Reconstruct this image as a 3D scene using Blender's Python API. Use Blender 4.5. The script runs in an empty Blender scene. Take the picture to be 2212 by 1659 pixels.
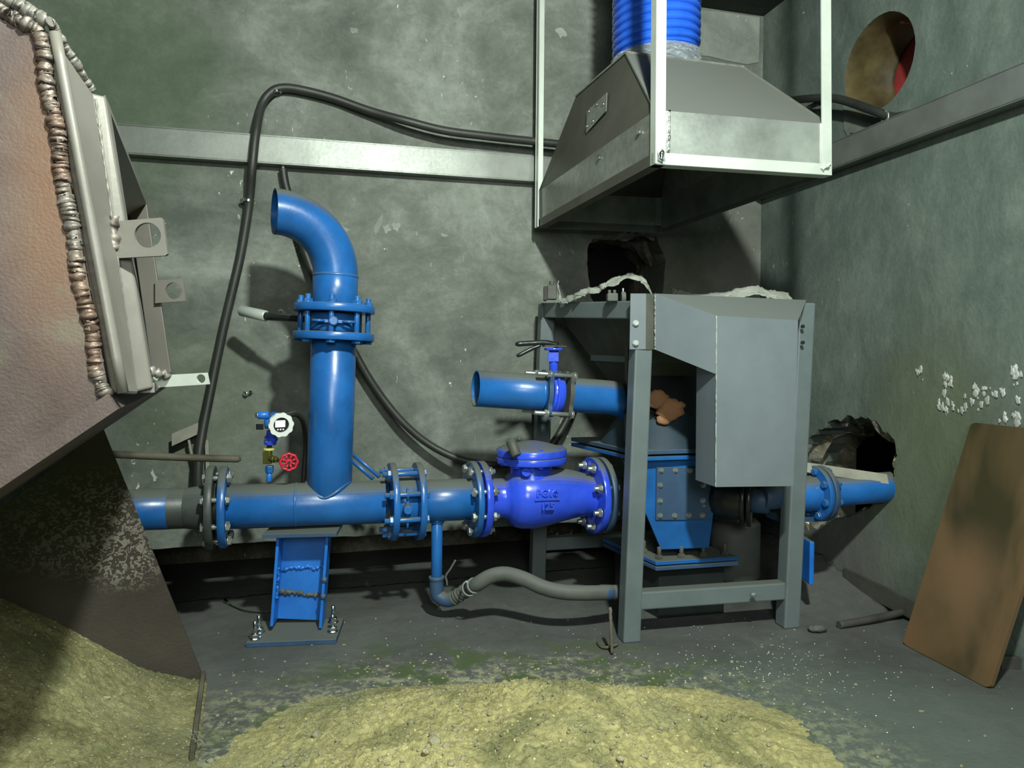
import bpy, bmesh, math, random
from mathutils import Vector as V, Matrix, noise as mn
from mathutils.geometry import tessellate_polygon
random.seed(7)
PI = math.pi
S = bpy.context.scene
COL = S.collection

# ------------------------------------------------------------------ camera
F = 1550.0; CX = 1106.0; CY = 829.5; HC = 0.87; PIT = math.radians(2.01)
cam = bpy.data.cameras.new('camera'); co = bpy.data.objects.new('camera', cam); COL.objects.link(co)
co.location = (0, 0, HC); co.rotation_euler = (PI/2 - PIT, 0, 0)
cam.sensor_width = 36; cam.lens = 36*F/2212; cam.clip_start = .02
S.camera = co
# ------------------------------------------------------------------ world, lamps, exposure
w = bpy.data.worlds.new('world'); S.world = w; w.use_nodes = True
w.node_tree.nodes['Background'].inputs[0].default_value = (.5, .6, .5, 1)
w.node_tree.nodes['Background'].inputs[1].default_value = .02
def area(name, loc, target, size, power, col):
    l = bpy.data.lights.new(name, 'AREA'); l.shape = 'DISK'; l.size = size; l.energy = power; l.color = col
    o = bpy.data.objects.new(name, l); COL.objects.link(o); o.location = loc
    o.rotation_euler = (V(target) - V(loc)).to_track_quat('-Z', 'Y').to_euler(); return o
area('work_lamp', (.36, .30, 2.22), (-.05, 2.4, .7), .12, 80, (.92, 1, .91))
area('fill_lamp', (.25, -1.3, 1.6), (-.1, 2.2, .6), .9, 36, (.94, 1, .93))  # added fill behind the camera to lift the shadows, no real source
vs = S.view_settings; vs.view_transform = 'Standard'; vs.look = 'None'; vs.gamma = 1; vs.use_curve_mapping = False
vs.exposure = 0.08

# ------------------------------------------------------------------ placing
cp, sp = math.cos(PIT), math.sin(PIT)
def ray(px, py):
    dx = (px-CX)/F; dy = -(py-CY)/F
    return V((dx, cp+dy*sp, -sp+dy*cp))
def at(px, py, Y):
    r = ray(px, py); k = Y/r.y
    return V((r.x*k, Y, HC+r.z*k))
def onfloor(px, py, z=0):
    r = ray(px, py); k = (z-HC)/r.z
    return V((r.x*k, r.y*k, z))
TH = math.radians(15.2)
U = V((math.cos(TH), math.sin(TH), 0)); NN = V((-math.sin(TH), math.cos(TH), 0)); Z = V((0, 0, 1))
C0 = V((1.097, 3.184, 0)); CEIL = HC+1.493
def onfar(px, py, off=0):
    r = ray(px, py); k = ((C0-NN*off)-V((0, 0, HC))).dot(NN)/r.dot(NN)
    return V((0, 0, HC))+r*k
def onright(px, py, off=0):
    r = ray(px, py); k = ((C0-U*off)-V((0, 0, HC))).dot(U)/r.dot(U)
    return V((0, 0, HC))+r*k

# ------------------------------------------------------------------ materials
class NT:
    def __init__(s, name):
        s.m = bpy.data.materials.new(name); s.m.use_nodes = True; s.t = s.m.node_tree
        s.b = s.t.nodes['Principled BSDF']; s.g = s.n('ShaderNodeNewGeometry')
    def n(s, k, **a):
        x = s.t.nodes.new(k)
        for q, v in a.items(): setattr(x, q, v)
        return x
    def put(s, sock, v):
        if isinstance(v, bpy.types.NodeSocket): s.t.links.new(v, sock)
        elif isinstance(v, (tuple, list)) and len(v) == 3 and sock.type == 'RGBA': sock.default_value = (*v, 1)
        else: sock.default_value = v
    def pos(s, sc=(1, 1, 1)):
        m = s.n('ShaderNodeVectorMath', operation='MULTIPLY'); s.put(m.inputs[0], s.g.outputs['Position']); m.inputs[1].default_value = sc
        return m.outputs[0]
    def noise(s, scale, detail=4, rough=.55, dist=0, sc=(1, 1, 1)):
        x = s.n('ShaderNodeTexNoise'); s.put(x.inputs['Vector'], s.pos(sc))
        x.inputs['Scale'].default_value = scale; x.inputs['Detail'].default_value = detail
        x.inputs['Roughness'].default_value = rough; x.inputs['Distortion'].default_value = dist
        return x.outputs['Fac']
    def vor(s, scale, feat='F1', sc=(1, 1, 1)):
        x = s.n('ShaderNodeTexVoronoi', feature=feat); s.put(x.inputs['Vector'], s.pos(sc)); x.inputs['Scale'].default_value = scale
        return x.outputs['Distance']
    def step(s, v, a, b, lo=0., hi=1.):
        x = s.n('ShaderNodeMapRange', interpolation_type='SMOOTHSTEP'); s.put(x.inputs[0], v)
        for i, q in enumerate((a, b, lo, hi)): x.inputs[i+1].default_value = q
        return x.outputs[0]
    def ma(s, op, a, b=0.):
        x = s.n('ShaderNodeMath', operation=op); s.put(x.inputs[0], a); s.put(x.inputs[1], b); return x.outputs[0]
    def mix(s, f, a, b):
        x = s.n('ShaderNodeMix', data_type='RGBA'); s.put(x.inputs[0], f); s.put(x.inputs[6], a); s.put(x.inputs[7], b); return x.outputs[2]
    def ramp(s, f, stops):
        x = s.n('ShaderNodeValToRGB'); s.put(x.inputs[0], f); e = x.color_ramp.elements
        e[0].position, e[0].color = stops[0][0], (*stops[0][1], 1); e[1].position, e[1].color = stops[-1][0], (*stops[-1][1], 1)
        for p, c in stops[1:-1]:
            q = e.new(p); q.color = (*c, 1)
        return x.outputs[0]
    def blob(s, c, r0, r1, sc=(1, 1, 1)):   # 1 inside r0, 0 past r1 around a place in the room
        d = s.n('ShaderNodeVectorMath', operation='SUBTRACT'); s.put(d.inputs[0], s.g.outputs['Position']); d.inputs[1].default_value = c
        m = s.n('ShaderNodeVectorMath', operation='MULTIPLY'); s.put(m.inputs[0], d.outputs[0]); m.inputs[1].default_value = sc
        l = s.n('ShaderNodeVectorMath', operation='LENGTH'); s.put(l.inputs[0], m.outputs[0])
        w = s.ma('ADD', l.outputs['Value'], s.ma('MULTIPLY', s.ma('SUBTRACT', s.noise(6, 5), .5), .5*(r1)))
        return s.step(w, r0, r1, 1, 0)
    def up(s, a, b):
        x = s.n('ShaderNodeSeparateXYZ'); s.put(x.inputs[0], s.g.outputs['True Normal']); 
        return s.step(x.outputs[2], a, b)
    def bump(s, h, strength=.3, dist=.01):
        x = s.n('ShaderNodeBump'); s.put(x.inputs['Height'], h); x.inputs['Strength'].default_value = strength; x.inputs['Distance'].default_value = dist
        s.t.links.new(x.outputs[0], s.b.inputs['Normal'])
    def out(s, col, rough=.6, metal=0, spec=.5):
        s.put(s.b.inputs['Base Color'], col); s.put(s.b.inputs['Roughness'], rough); s.put(s.b.inputs['Metallic'], metal)
        s.b.inputs['Specular IOR Level'].default_value = spec
        return s.m

DUST = (.105, .118, .100)
def concrete(name, d, m, l, patches=(), fleck=.70, streak=(1, 1, 1), bump=.35):
    t = NT(name)
    a = t.noise(1.6, 6, .62, 1.2, streak); b = t.noise(9, 6, .7, .35, streak); c = t.noise(70, 4, .6)
    f = t.ma('ADD', t.ma('MULTIPLY', a, .55), t.ma('ADD', t.ma('MULTIPLY', b, .35), t.ma('MULTIPLY', c, .10)))
    col = t.ramp(f, [(.36, d), (.5, m), (.64, l)])
    # trowel marks and white scratches
    s = t.noise(22, 3, .5, 2.5, (1, 1, .45)); k = t.noise(3.3, 2, .5)
    s2 = t.ma('MULTIPLY', t.step(s, fleck, fleck+.05), t.step(k, .5, .62))
    col = t.mix(s2, col, tuple(min(1, x*2.0+.05) for x in l))
    for c_, r0, r1, pc, st, sc in patches:
        col = t.mix(t.ma('MULTIPLY', t.blob(c_, r0, r1, sc), st), col, pc)
    t.bump(t.ma('ADD', t.ma('MULTIPLY', b, .7), t.ma('MULTIPLY', c, .15)), bump, .02)
    return t.out(col, .85, 0, .3)
def paint(name, base, rough=.32, dust=(.35, .85), dcol=DUST, var=.25, bump=.04, flecks=None, metal=0, spec=.5):
    t = NT(name)
    n = t.noise(7, 5, .6); n2 = t.noise(90, 3)
    col = t.ramp(n, [(.3, tuple(x*(1-var) for x in base)), (.7, tuple(min(1, x*(1+var)) for x in base))])
    r = t.ma('ADD', t.ma('MULTIPLY', n2, .12), rough-.06)
    if flecks:
        g = t.step(t.noise(13, 5, .7), .66, .69); col = t.mix(g, col, flecks)
    if dust:
        u = t.up(*dust); u = t.ma('MULTIPLY', u, t.step(t.noise(5, 4), .2, .5, .75, 1))
        col = t.mix(u, col, dcol); r = t.ma('MAXIMUM', r, t.ma('MULTIPLY', u, .9))
    t.bump(n2, bump, .004)
    return t.out(col, r, metal, spec)

onf = onfar; onr = onright
M = {}
G1 = (.045, .085, .04)
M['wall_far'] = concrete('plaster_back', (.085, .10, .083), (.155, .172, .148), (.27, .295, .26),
    [(tuple(onf(240, 170)), .15, .55, (.05, .085, .04), .65, (1, 1, 1)), (tuple(onf(420, 880)), .1, .4, (.10, .125, .075), .5, (1, 1, 1)),  # upper-left green: the foreground hopper's shadow painted into the wall
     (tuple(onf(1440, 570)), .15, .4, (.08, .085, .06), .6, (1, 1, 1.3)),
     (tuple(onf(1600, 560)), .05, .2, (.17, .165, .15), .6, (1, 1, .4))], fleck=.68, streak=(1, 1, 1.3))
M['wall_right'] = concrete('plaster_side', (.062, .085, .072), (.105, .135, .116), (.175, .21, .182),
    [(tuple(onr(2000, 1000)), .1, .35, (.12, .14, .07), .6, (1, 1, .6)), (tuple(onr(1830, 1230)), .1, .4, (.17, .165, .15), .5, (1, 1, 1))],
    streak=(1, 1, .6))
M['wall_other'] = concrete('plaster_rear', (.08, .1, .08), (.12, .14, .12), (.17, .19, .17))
M['ceil'] = concrete('ceiling_dark', (.02, .025, .02), (.03, .035, .028), (.045, .05, .04))  # one dark tone over the whole ceiling
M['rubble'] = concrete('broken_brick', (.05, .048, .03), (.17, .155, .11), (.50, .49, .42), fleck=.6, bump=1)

def floor_mat():
    t = NT('dusty_floor')
    a = t.noise(1.8, 6, .6, .8); b = t.noise(14, 5, .7, .5); c = t.noise(160, 3)
    f = t.ma('ADD', t.ma('MULTIPLY', a, .6), t.ma('ADD', t.ma('MULTIPLY', b, .3), t.ma('MULTIPLY', c, .1)))
    col = t.ramp(f, [(.36, (.066, .070, .064)), (.5, (.094, .100, .092)), (.66, (.13, .14, .128))])
    col = t.mix(t.ma('MULTIPLY', t.blob((.75, 1.4, 0), .3, .9), .55), col, (.085, .115, .095))
    sand = t.blob((.0, 1.55, 0), .32, .62, (.62, 1, 1)); n = t.step(t.noise(30, 6, .75), .44, .6)
    col = t.mix(t.ma('MULTIPLY', sand, n), col, (.33, .335, .20))
    col = t.mix(t.ma('MULTIPLY', t.blob((.0, 1.72, 0), .3, .6, (.7, 1, 1)), t.step(t.noise(9, 4), .48, .6)), col, (.075, .105, .045))
    ck = t.step(t.vor(38), .10, .06); k = t.step(t.noise(2.5, 3), .52, .64)
    col = t.mix(t.ma('MULTIPLY', t.ma('MULTIPLY', ck, k), t.step(t.noise(24, 1), .5, .56)), col, (.42, .44, .38))
    t.bump(t.ma('ADD', b, t.ma('MULTIPLY', c, .3)), .35, .012)
    return t.out(col, .85, 0, .25)
M['floor'] = floor_mat()
def dirt(name, c, dark=.5, light=1.7):
    t = NT(name)
    a = t.noise(5, 5, .6); b = t.noise(60, 6, .8, .6); v = t.vor(85)
    f = t.ma('ADD', t.ma('MULTIPLY', a, .35), t.ma('MULTIPLY', b, .65))
    col = t.ramp(f, [(.36, tuple(x*dark for x in c)), (.5, c), (.66, tuple(min(1, x*light+.03) for x in c))])
    col = t.mix(t.ma('MULTIPLY', t.step(t.noise(3.4, 5, .6, 1), .5, .64), .6), col, (.17, .19, .09))
    col = t.mix(t.ma('MULTIPLY', t.step(t.noise(1.7, 4, .6, .5), .48, .62), .45), col, tuple(x*.62 for x in (c[0]*.85, c[1], c[2]*1.25)))
    col = t.mix(t.step(t.vor(55), .16, .09), col, tuple(min(1, x*1.5+.08) for x in c))
    t.bump(t.ma('ADD', b, t.noise(170, 4, .7)), .8, .014)
    return t.out(col, .95, 0, .1)
M['dirt'] = dirt('yellow_sand', (.60, .55, .25), .5, 1.35)  # olive sand, its yellow brightness also carries the light pool there
M['dirt2'] = dirt('olive_sand', (.40, .375, .18), .42, 1.5)
M['clod'] = dirt('pale_clod', (.55, .52, .33), .8, 1.3)
M['greydust'] = dirt('grey_dust', (.12, .128, .112), .8, 1.2)

BLUE = (.014, .115, .37)
M['blue'] = paint('blue_enamel', BLUE, .30)
M['blue_clean'] = paint('blue_enamel_clean', (.02, .15, .52), .35, dust=None)
M['ultra'] = paint('ultramarine_enamel', (.03, .085, .72), .22, dust=(.45, .9))
M['bluedull'] = paint('dull_blue_enamel', (.035, .075, .145), .5, flecks=(.28, .30, .10))
M['bluebright'] = paint('bright_blue_enamel', (.015, .16, .62), .38, dust=(.6, .95))
M['darkpipe'] = paint('bare_dark_pipe', (.055, .065, .06), .45, var=.5, dust=(.5, .95))
M['grey'] = paint('grey_enamel', (.125, .155, .16), .42, var=.12)
M['greyl'] = paint('light_grey_enamel', (.15, .18, .195), .42, var=.08, dust=(.55, .95), dcol=(.12, .135, .125))
M['dirtygrey'] = paint('dirty_grey_steel', (.07, .075, .06), .6, var=.4)
M['zinc'] = paint('zinc_bolt', (.38, .42, .40), .35, metal=.7, dust=(.6, .98), var=.2)
M['chrome'] = paint('chrome_bare', (.75, .78, .76), .15, metal=1, dust=None, var=.1)
M['steel'] = paint('bare_channel_steel', (.18, .195, .175), .42, metal=.4, dust=(.7, .98), var=.22)
M['pale'] = paint('pale_angle_steel', (.52, .57, .51), .45, metal=.25, dust=None, var=.12)
M['black'] = paint('black_rubber', (.026, .028, .024), .5, dust=(.75, 1.), var=.3)
M['blackm'] = paint('black_iron', (.014, .018, .018), .3, dust=(.8, 1.))
M['hose'] = paint('dusty_hose', (.085, .095, .085), .7, dust=(.2, .8), dcol=(.12, .125, .11))
M['brass'] = paint('brass_body', (.20, .19, .05), .35, metal=.7, dust=None)
M['yellow'] = paint('yellow_brass', (.62, .66, .16), .4, dust=None)
M['red'] = paint('red_enamel', (.48, .015, .035), .35, dust=None)
M['redsheet'] = paint('red_sheet', (.30, .03, .03), .6, dust=None)
M['white'] = paint('white_enamel', (.72, .76, .73), .4, dust=None, var=.05)
M['ochre'] = paint('ochre_sleeve', (.085, .065, .028), .45, dust=None, var=.6, flecks=(.42, .42, .34))
M['rustblob'] = paint('rusty_sealant', (.30, .15, .07), .8, dust=None, var=.4, flecks=(.05, .02, .01))
M['wood'] = paint('greyed_board', (.27, .27, .22), .8, dust=None, var=.3)
M['darkwood'] = paint('dark_plank', (.05, .05, .042), .8, dust=None, var=.4)
M['rod'] = paint('rusty_rod', (.10, .09, .065), .7, dust=None, var=.5)
M['void'] = paint('dark_void', (.006, .007, .005), .9, dust=None)
M['hopper'] = paint('dirty_hopper', (.055, .06, .045), .55, var=.45)
def galv():
    t = NT('galvanised_sheet')
    n = t.noise(2.5, 5, .6, 1); v = t.noise(45, 3, .5)
    col = t.ramp(t.ma('ADD', t.ma('MULTIPLY', n, .6), t.ma('MULTIPLY', v, .4)), [(.35, (.17, .18, .15)), (.65, (.34, .36, .33))])
    u = t.up(.12, .4); col = t.mix(u, col, (.105, .112, .10)); 
    d = t.step(t.noise(1.3, 4), .45, .65); col = t.mix(t.ma('MULTIPLY', d, .45), col, (.12, .12, .095))
    t.bump(n, .05, .01)
    return t.out(col, t.ma('ADD', t.ma('MULTIPLY', u, .4), .36), t.ma('SUBTRACT', .5, t.ma('MULTIPLY', u, .45)))
M['galv'] = galv()
M['galvb'] = paint('bright_galvanised', (.50, .54, .50), .34, metal=.75, dust=None, var=.3)
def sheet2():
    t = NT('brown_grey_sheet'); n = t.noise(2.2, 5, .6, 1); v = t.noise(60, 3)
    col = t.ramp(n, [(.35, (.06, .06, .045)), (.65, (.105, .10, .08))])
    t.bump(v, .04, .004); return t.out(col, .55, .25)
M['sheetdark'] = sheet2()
M['film'] = None
def film():
    t = NT('stretch_film'); n = t.noise(26, 4, .7, 2, (1, 1, 2.5))
    t.bump(n, 1, .02); t.b.inputs['Alpha'].default_value = .8
    return t.out((.5, .56, .56), .12, .2)
M['film'] = film()
def tankm():
    t = NT('primer_steel'); n = t.noise(4.5, 6, .62, .6); a = t.noise(1.9, 3, .5); c = t.noise(240, 2)
    col = t.ramp(n, [(.33, (.072, .052, .046)), (.5, (.100, .074, .066)), (.66, (.13, .108, .096))])
    col = t.mix(t.ma('MULTIPLY', t.blob(tuple(at(110, 420, .9)), .02, .17, (2.2, 1, .55)), .65), col, (.17, .085, .04))
    col = t.mix(t.ma('MULTIPLY', t.step(t.noise(3.1, 4, .6, 1.5), .55, .64), .5), col, (.15, .14, .10))
    t.bump(t.ma('ADD', c, t.ma('MULTIPLY', n, .6)), .25, .004); return t.out(col, .62, .05, .35)
M['tank'] = tankm()
M['tankgrey'] = paint('grey_primer', (.19, .18, .155), .42, dust=None, var=.14, metal=.15)
M['tankdark'] = paint('rusty_inside', (.06, .045, .035), .8, dust=None, var=.5)
def weldm():
    t = NT('weld_metal'); n = t.noise(90, 4, .7); a = t.noise(9, 3)
    col = t.ramp(n, [(.3, (.11, .095, .08)), (.7, (.24, .215, .185))]); col = t.mix(t.step(a, .45, .6), col, (.17, .115, .085))
    t.bump(n, .35, .003); return t.out(col, t.ma('ADD', .3, t.ma('MULTIPLY', n, .4)), .45)
M['weld'] = weldm()
def skirt():
    t = NT('dusty_brown_plate'); a = t.noise(2.5, 5, .6); b = t.noise(70, 2, .5, 1.5); k = t.noise(120, 3)
    col = t.ramp(a, [(.3, (.05, .042, .034)), (.7, (.095, .085, .07))])
    bl = t.ma('MAXIMUM', t.blob(tuple(at(190, 1120, 1.75)), .08, .26, (1, 1, 1.5)), t.blob(tuple(at(270, 1190, 1.8)), .05, .12))
    col = t.mix(t.ma('MULTIPLY', bl, t.step(b, .5, .56)), col, (.24, .225, .19))
    col = t.mix(t.ma('MULTIPLY', t.blob(tuple(at(60, 1000, 1.7)), .1, .3), .6), col, (.05, .065, .03))
    t.bump(k, .3, .004); return t.out(col, .85, 0, .2)
M['skirt'] = skirt()
def board():
    t = NT('rust_brown_board'); a = t.noise(3.2, 4, .5, .4, (1, 1, .35)); e = t.noise(1.5, 3)
    col = t.ramp(a, [(.38, (.045, .04, .018)), (.47, (.13, .085, .04)), (.60, (.20, .11, .055))])  # dark olive streaks: shadow and reflection painted into the brown
    col = t.mix(t.blob(tuple(at(2060, 1240, 2.0)), .03, .22, (1.6, 1, 1)), col, (.19, .115, .06))
    col = t.mix(t.ma('MULTIPLY', t.step(t.noise(2.6, 3, .5, .3, (1.6, 1.6, .5)), .5, .72), .6), col, (.12, .11, .045))
    t.bump(t.noise(200, 2), .1, .003); return t.out(col, .5, 0, .4)
M['board'] = board()
def duct():
    t = NT('blue_duct_film'); n = t.noise(6, 4)
    col = t.ramp(n, [(.3, (.012, .10, .60)), (.7, (.04, .17, .85))])
    return t.out(col, .18, 0, .6)
M['duct'] = duct()
def cloth():
    t = NT('woven_sack'); x = t.noise(300, 2, .5, 0, (1, .15, .15)); a = t.noise(8, 4)
    col = t.ramp(a, [(.3, (.20, .215, .18)), (.7, (.40, .42, .37))]); t.bump(x, .4, .004); return t.out(col, .85)
M['cloth'] = cloth()
def lcd():
    t = NT('display'); t.b.inputs['Emission Color'].default_value = (.85, 1, .92, 1); t.b.inputs['Emission Strength'].default_value = .5
    return t.out((.75, .82, .78), .3)
M['lcd'] = lcd()

# ------------------------------------------------------------------ mesh building
def frame_of(d):
    d = d.normalized(); h = V((0, 0, 1)) if abs(d.z) < .9 else V((0, 1, 0))
    a = d.cross(h).normalized(); return a, d.cross(a).normalized(), d
class MB:
    def __init__(s): s.v = []; s.f = []; s.s = []
    def add(s, vs, fs, sm=False):
        o = len(s.v); s.v += [V(p) for p in vs]; s.f += [[i+o for i in f] for f in fs]
        s.s += ([sm]*len(fs) if isinstance(sm, bool) else sm); return s
    def box(s, c, size, ax=None):
        ex, ey, ez = ax or (V((1, 0, 0)), V((0, 1, 0)), V((0, 0, 1)))
        c = V(c); a, b, d = (q/2 for q in size)
        vs = [c+ex*(a*i)+ey*(b*j)+ez*(d*k) for i in (-1, 1) for j in (-1, 1) for k in (-1, 1)]
        return s.add(vs, [(0, 1, 3, 2), (4, 6, 7, 5), (0, 4, 5, 1), (2, 3, 7, 6), (0, 2, 6, 4), (1, 5, 7, 3)])
    def bar(s, p0, p1, wd, ht, side=None):   # rectangular bar from p0 to p1
        p0, p1 = V(p0), V(p1); d = (p1-p0); L = d.length; d.normalize()
        side = V(side) if side is not None else frame_of(d)[0]
        side = (side-d*side.dot(d)).normalized(); up = d.cross(side).normalized()
        return s.box((p0+p1)/2, (L, wd, ht), (d, side, up))
    def hexa(s, b, t):     # 4 bottom + 4 top corners
        return s.add(list(b)+list(t), [(3, 2, 1, 0), (4, 5, 6, 7), (0, 1, 5, 4), (1, 2, 6, 5), (2, 3, 7, 6), (3, 0, 4, 7)])
    def rev(s, prof, o, d, n=32, sm=True, a0=0.):   # prof = (radius, distance along d)
        a, b, d = frame_of(V(d)); o = V(o); vs = []; fs = []; sf = []
        for r, z in prof:
            for i in range(n):
                t = 2*PI*i/n+a0; vs.append(o+d*z+(a*math.cos(t)+b*math.sin(t))*max(r, 1e-5))
        for k in range(len(prof)-1):
            for i in range(n):
                j = (i+1) % n; fs.append((k*n+i, k*n+j, (k+1)*n+j, (k+1)*n+i)); sf.append(sm)
        return s.add(vs, fs, sf)
    def cyl(s, p0, p1, r, r1=None, n=28, sm=True, ch=None):
        p0, p1 = V(p0), V(p1); L = (p1-p0).length; r1 = r if r1 is None else r1
        c = min(.15*min(r, r1), .12*L) if ch is None else ch
        s.disc(p0, p1-p0, r-c, n, True); s.disc(p1, p1-p0, r1-c, n, False)
        return s.rev([(r-c, 0), (r, c), (r1, L-c), (r1-c, L)], p0, p1-p0, n, sm)
    def disc(s, o, d, r, n, flip=False):
        a, b, d = frame_of(V(d)); vs = [V(o)+(a*math.cos(2*PI*i/n)+b*math.sin(2*PI*i/n))*r for i in range(n)]
        return s.add(vs, [tuple(range(n))[::-1] if not flip else tuple(range(n))])
    def ring(s, o, d, ro, ri, t, n=48):   # annular plate centred on o
        c = .0015; h = t/2
        return s.rev([(ri, -h), (ro-c, -h), (ro, -h+c), (ro, h-c), (ro-c, h), (ri, h), (ri, -h)], o, d, n, False)._smooth_sides()
    def _smooth_sides(s): return s
    def hexn(s, o, d, r, L, n=6, a0=.3):
        s.disc_a(o, d, r*.93, n, True, a0); s.disc_a(V(o)+V(d).normalized()*L, d, r*.93, n, False, a0)
        return s.rev([(r*.93, 0), (r, L*.12), (r, L*.88), (r*.93, L)], o, d, n, False, a0)
    def disc_a(s, o, d, r, n, flip, a0):
        a, b, d = frame_of(V(d)); vs = [V(o)+(a*math.cos(2*PI*i/n+a0)+b*math.sin(2*PI*i/n+a0))*r for i in range(n)]
        return s.add(vs, [tuple(range(n))[::-1] if not flip else tuple(range(n))])
    def tube(s, path, r, n=14, caps=True, hollow=0):
        P = [V(p) for p in path]; m = len(P); R = r if isinstance(r, (list, tuple)) else [r]*m
        T = [(P[min(i+1, m-1)]-P[max(i-1, 0)]).normalized() for i in range(m)]
        a = frame_of(T[0])[0]; vs = []; fs = []
        for i in range(m):
            a = (a-T[i]*a.dot(T[i])).normalized(); b = T[i].cross(a)
            vs += [P[i]+(a*math.cos(2*PI*k/n)+b*math.sin(2*PI*k/n))*R[i] for k in range(n)]
        for i in range(m-1):
            for k in range(n):
                j = (k+1) % n; fs.append((i*n+k, i*n+j, (i+1)*n+j, (i+1)*n+k))
        sm = [True]*len(fs)
        if caps: fs += [tuple(range(n))[::-1], tuple(range((m-1)*n, m*n))]; sm += [False, False]
        return s.add(vs, fs, sm)
    def sph(s, c, r, n=16, m=10, sc=(1, 1, 1), fn=None):
        c = V(c); vs = []; fs = []
        for j in range(m+1):
            ph = PI*j/m
            for i in range(n):
                t = 2*PI*i/n; p = V((math.sin(ph)*math.cos(t)*sc[0], math.sin(ph)*math.sin(t)*sc[1], math.cos(ph)*sc[2]))
                vs.append(c+p*r*(fn(p) if fn else 1))
        for j in range(m):
            for i in range(n): k = (i+1) % n; fs.append((j*n+i, (j+1)*n+i, (j+1)*n+k, j*n+k))
        return s.add(vs, fs, True)
    def poly(s, pts, vec, holes=()):    # flat outline (with holes) pushed along vec
        pts = [V(p) for p in pts]; vec = V(vec); loops = [pts]+[[V(p) for p in h] for h in holes]
        flat = [p for l in loops for p in l]; tris = tessellate_polygon(loops); n = len(flat)
        vs = flat+[p+vec for p in flat]; fs = []
        for t in tris:
            nn = (flat[t[1]]-flat[t[0]]).cross(flat[t[2]]-flat[t[0]])
            if nn.length < 1e-12: continue
            t = t if nn.dot(vec) < 0 else t[::-1]
            fs += [tuple(t), tuple(i+n for i in t[::-1])]
        o = 0
        for l in loops:
            k = len(l)
            for i in range(k): j = (i+1) % k; fs.append((o+i, o+j, o+j+n, o+i+n))
            o += k
        return s.add(vs, fs)
    def build(s, name, mat, parent=None, bevel=0, seg=2, merge=False, label=None, loc=None, fixn=True):
        me = bpy.data.meshes.new(name); o = bpy.data.objects.new(name, me); COL.objects.link(o)
        w0 = WL(parent) if parent else V((0, 0, 0)); l = V(loc) if loc is not None else V((0, 0, 0))
        if parent: o.parent = parent
        o.location = l if not parent else (l-w0 if loc is not None else V((0, 0, 0)))
        org = (w0+o.location) if parent else l
        me.from_pydata([tuple(p-org) for p in s.v], [], s.f); me.update()
        me.polygons.foreach_set('use_smooth', s.s)
        if fixn or merge:
            bm = bmesh.new(); bm.from_mesh(me)
            if merge: bmesh.ops.remove_doubles(bm, verts=bm.verts, dist=1e-5)
            bmesh.ops.recalc_face_normals(bm, faces=bm.faces); bm.to_mesh(me); bm.free()
        me.materials.append(M[mat])
        if bevel:
            b = o.modifiers.new('b', 'BEVEL'); b.width = bevel; b.segments = seg; b.limit_method = 'ANGLE'; b.angle_limit = .7
        if label: o['label'] = label
        return o
def WL(o):
    v = V((0, 0, 0))
    while o: v = v+o.location; o = o.parent
    return v
def tag(o, label, cat, group=None, kind=None):
    o['label'] = label; o['category'] = cat
    if group: o['group'] = group
    if kind: o['kind'] = kind
    return o
def thing(name, label, cat, loc=(0, 0, 0), group=None):
    o = bpy.data.objects.new(name, None); COL.objects.link(o); o.location = loc; o.empty_display_size = .05
    return tag(o, label, cat, group)
def struct(mb, name, mat, **k):
    o = mb.build(name, mat, **k); o['kind'] = 'structure'; return o
def crom(pts, n=10):
    P = [V(p) for p in pts]; P = [P[0]*2-P[1]]+P+[P[-1]*2-P[-2]]; out = []
    for i in range(1, len(P)-2):
        a, b, c, d = P[i-1:i+3]
        for k in range(n):
            t = k/n; out.append(.5*((2*b)+(c-a)*t+(2*a-5*b+4*c-d)*t*t+(3*b-a-3*c+d)*t**3))
    return out+[P[-2]]
BC = {}
def bolt(parent, p0, p1, r=.0085, mat='zinc', nut=.011, stick=.012, name='bolt', headr=None):
    """hex head at p0, nut and thread past p1"""
    d = p1-p0; L = d.length; key = (round(L, 4), r, mat, nut, stick)
    if key not in BC:
        m = MB(); hr = headr or r*1.75
        m.hexn((0, 0, -nut*.8), (0, 0, 1), hr, nut*.8); m.cyl((0, 0, 0), (0, 0, L+nut+stick), r, n=12)
        m.hexn((0, 0, L), (0, 0, 1), hr, nut); m.cyl((0, 0, L-.0005), (0, 0, L+.0018), hr*1.12, n=18); m.cyl((0, 0, -.0018), (0, 0, .0005), hr*1.12, n=18)
        me_o = m.build('bolt', mat); BC[key] = me_o.data; bpy.data.objects.remove(me_o)
    o = bpy.data.objects.new(name, BC[key]); COL.objects.link(o); o.parent = parent
    q = V((0, 0, 1)).rotation_difference(d)
    o.matrix_local = Matrix.Translation(p0-WL(parent)) @ q.to_matrix().to_4x4() @ Matrix.Rotation(random.random()*1.0, 4, 'Z')
    return o
def circ_bolts(parent, c, ax, rbc, n, ph, t0, t1, **k):
    fl = [o for o in parent.children if o.name.split('.')[0] in ('flange', 'cover')]
    if fl: parent = fl[-1]   # bolts hang on the flange or cover they hold
    a, b, d = frame_of(ax)
    for i in range(n):
        t = 2*PI*(i+ph)/n; q = c+(a*math.cos(t)+b*math.sin(t))*rbc
        bolt(parent, q+d*t0, q+d*t1, **k)
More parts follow.
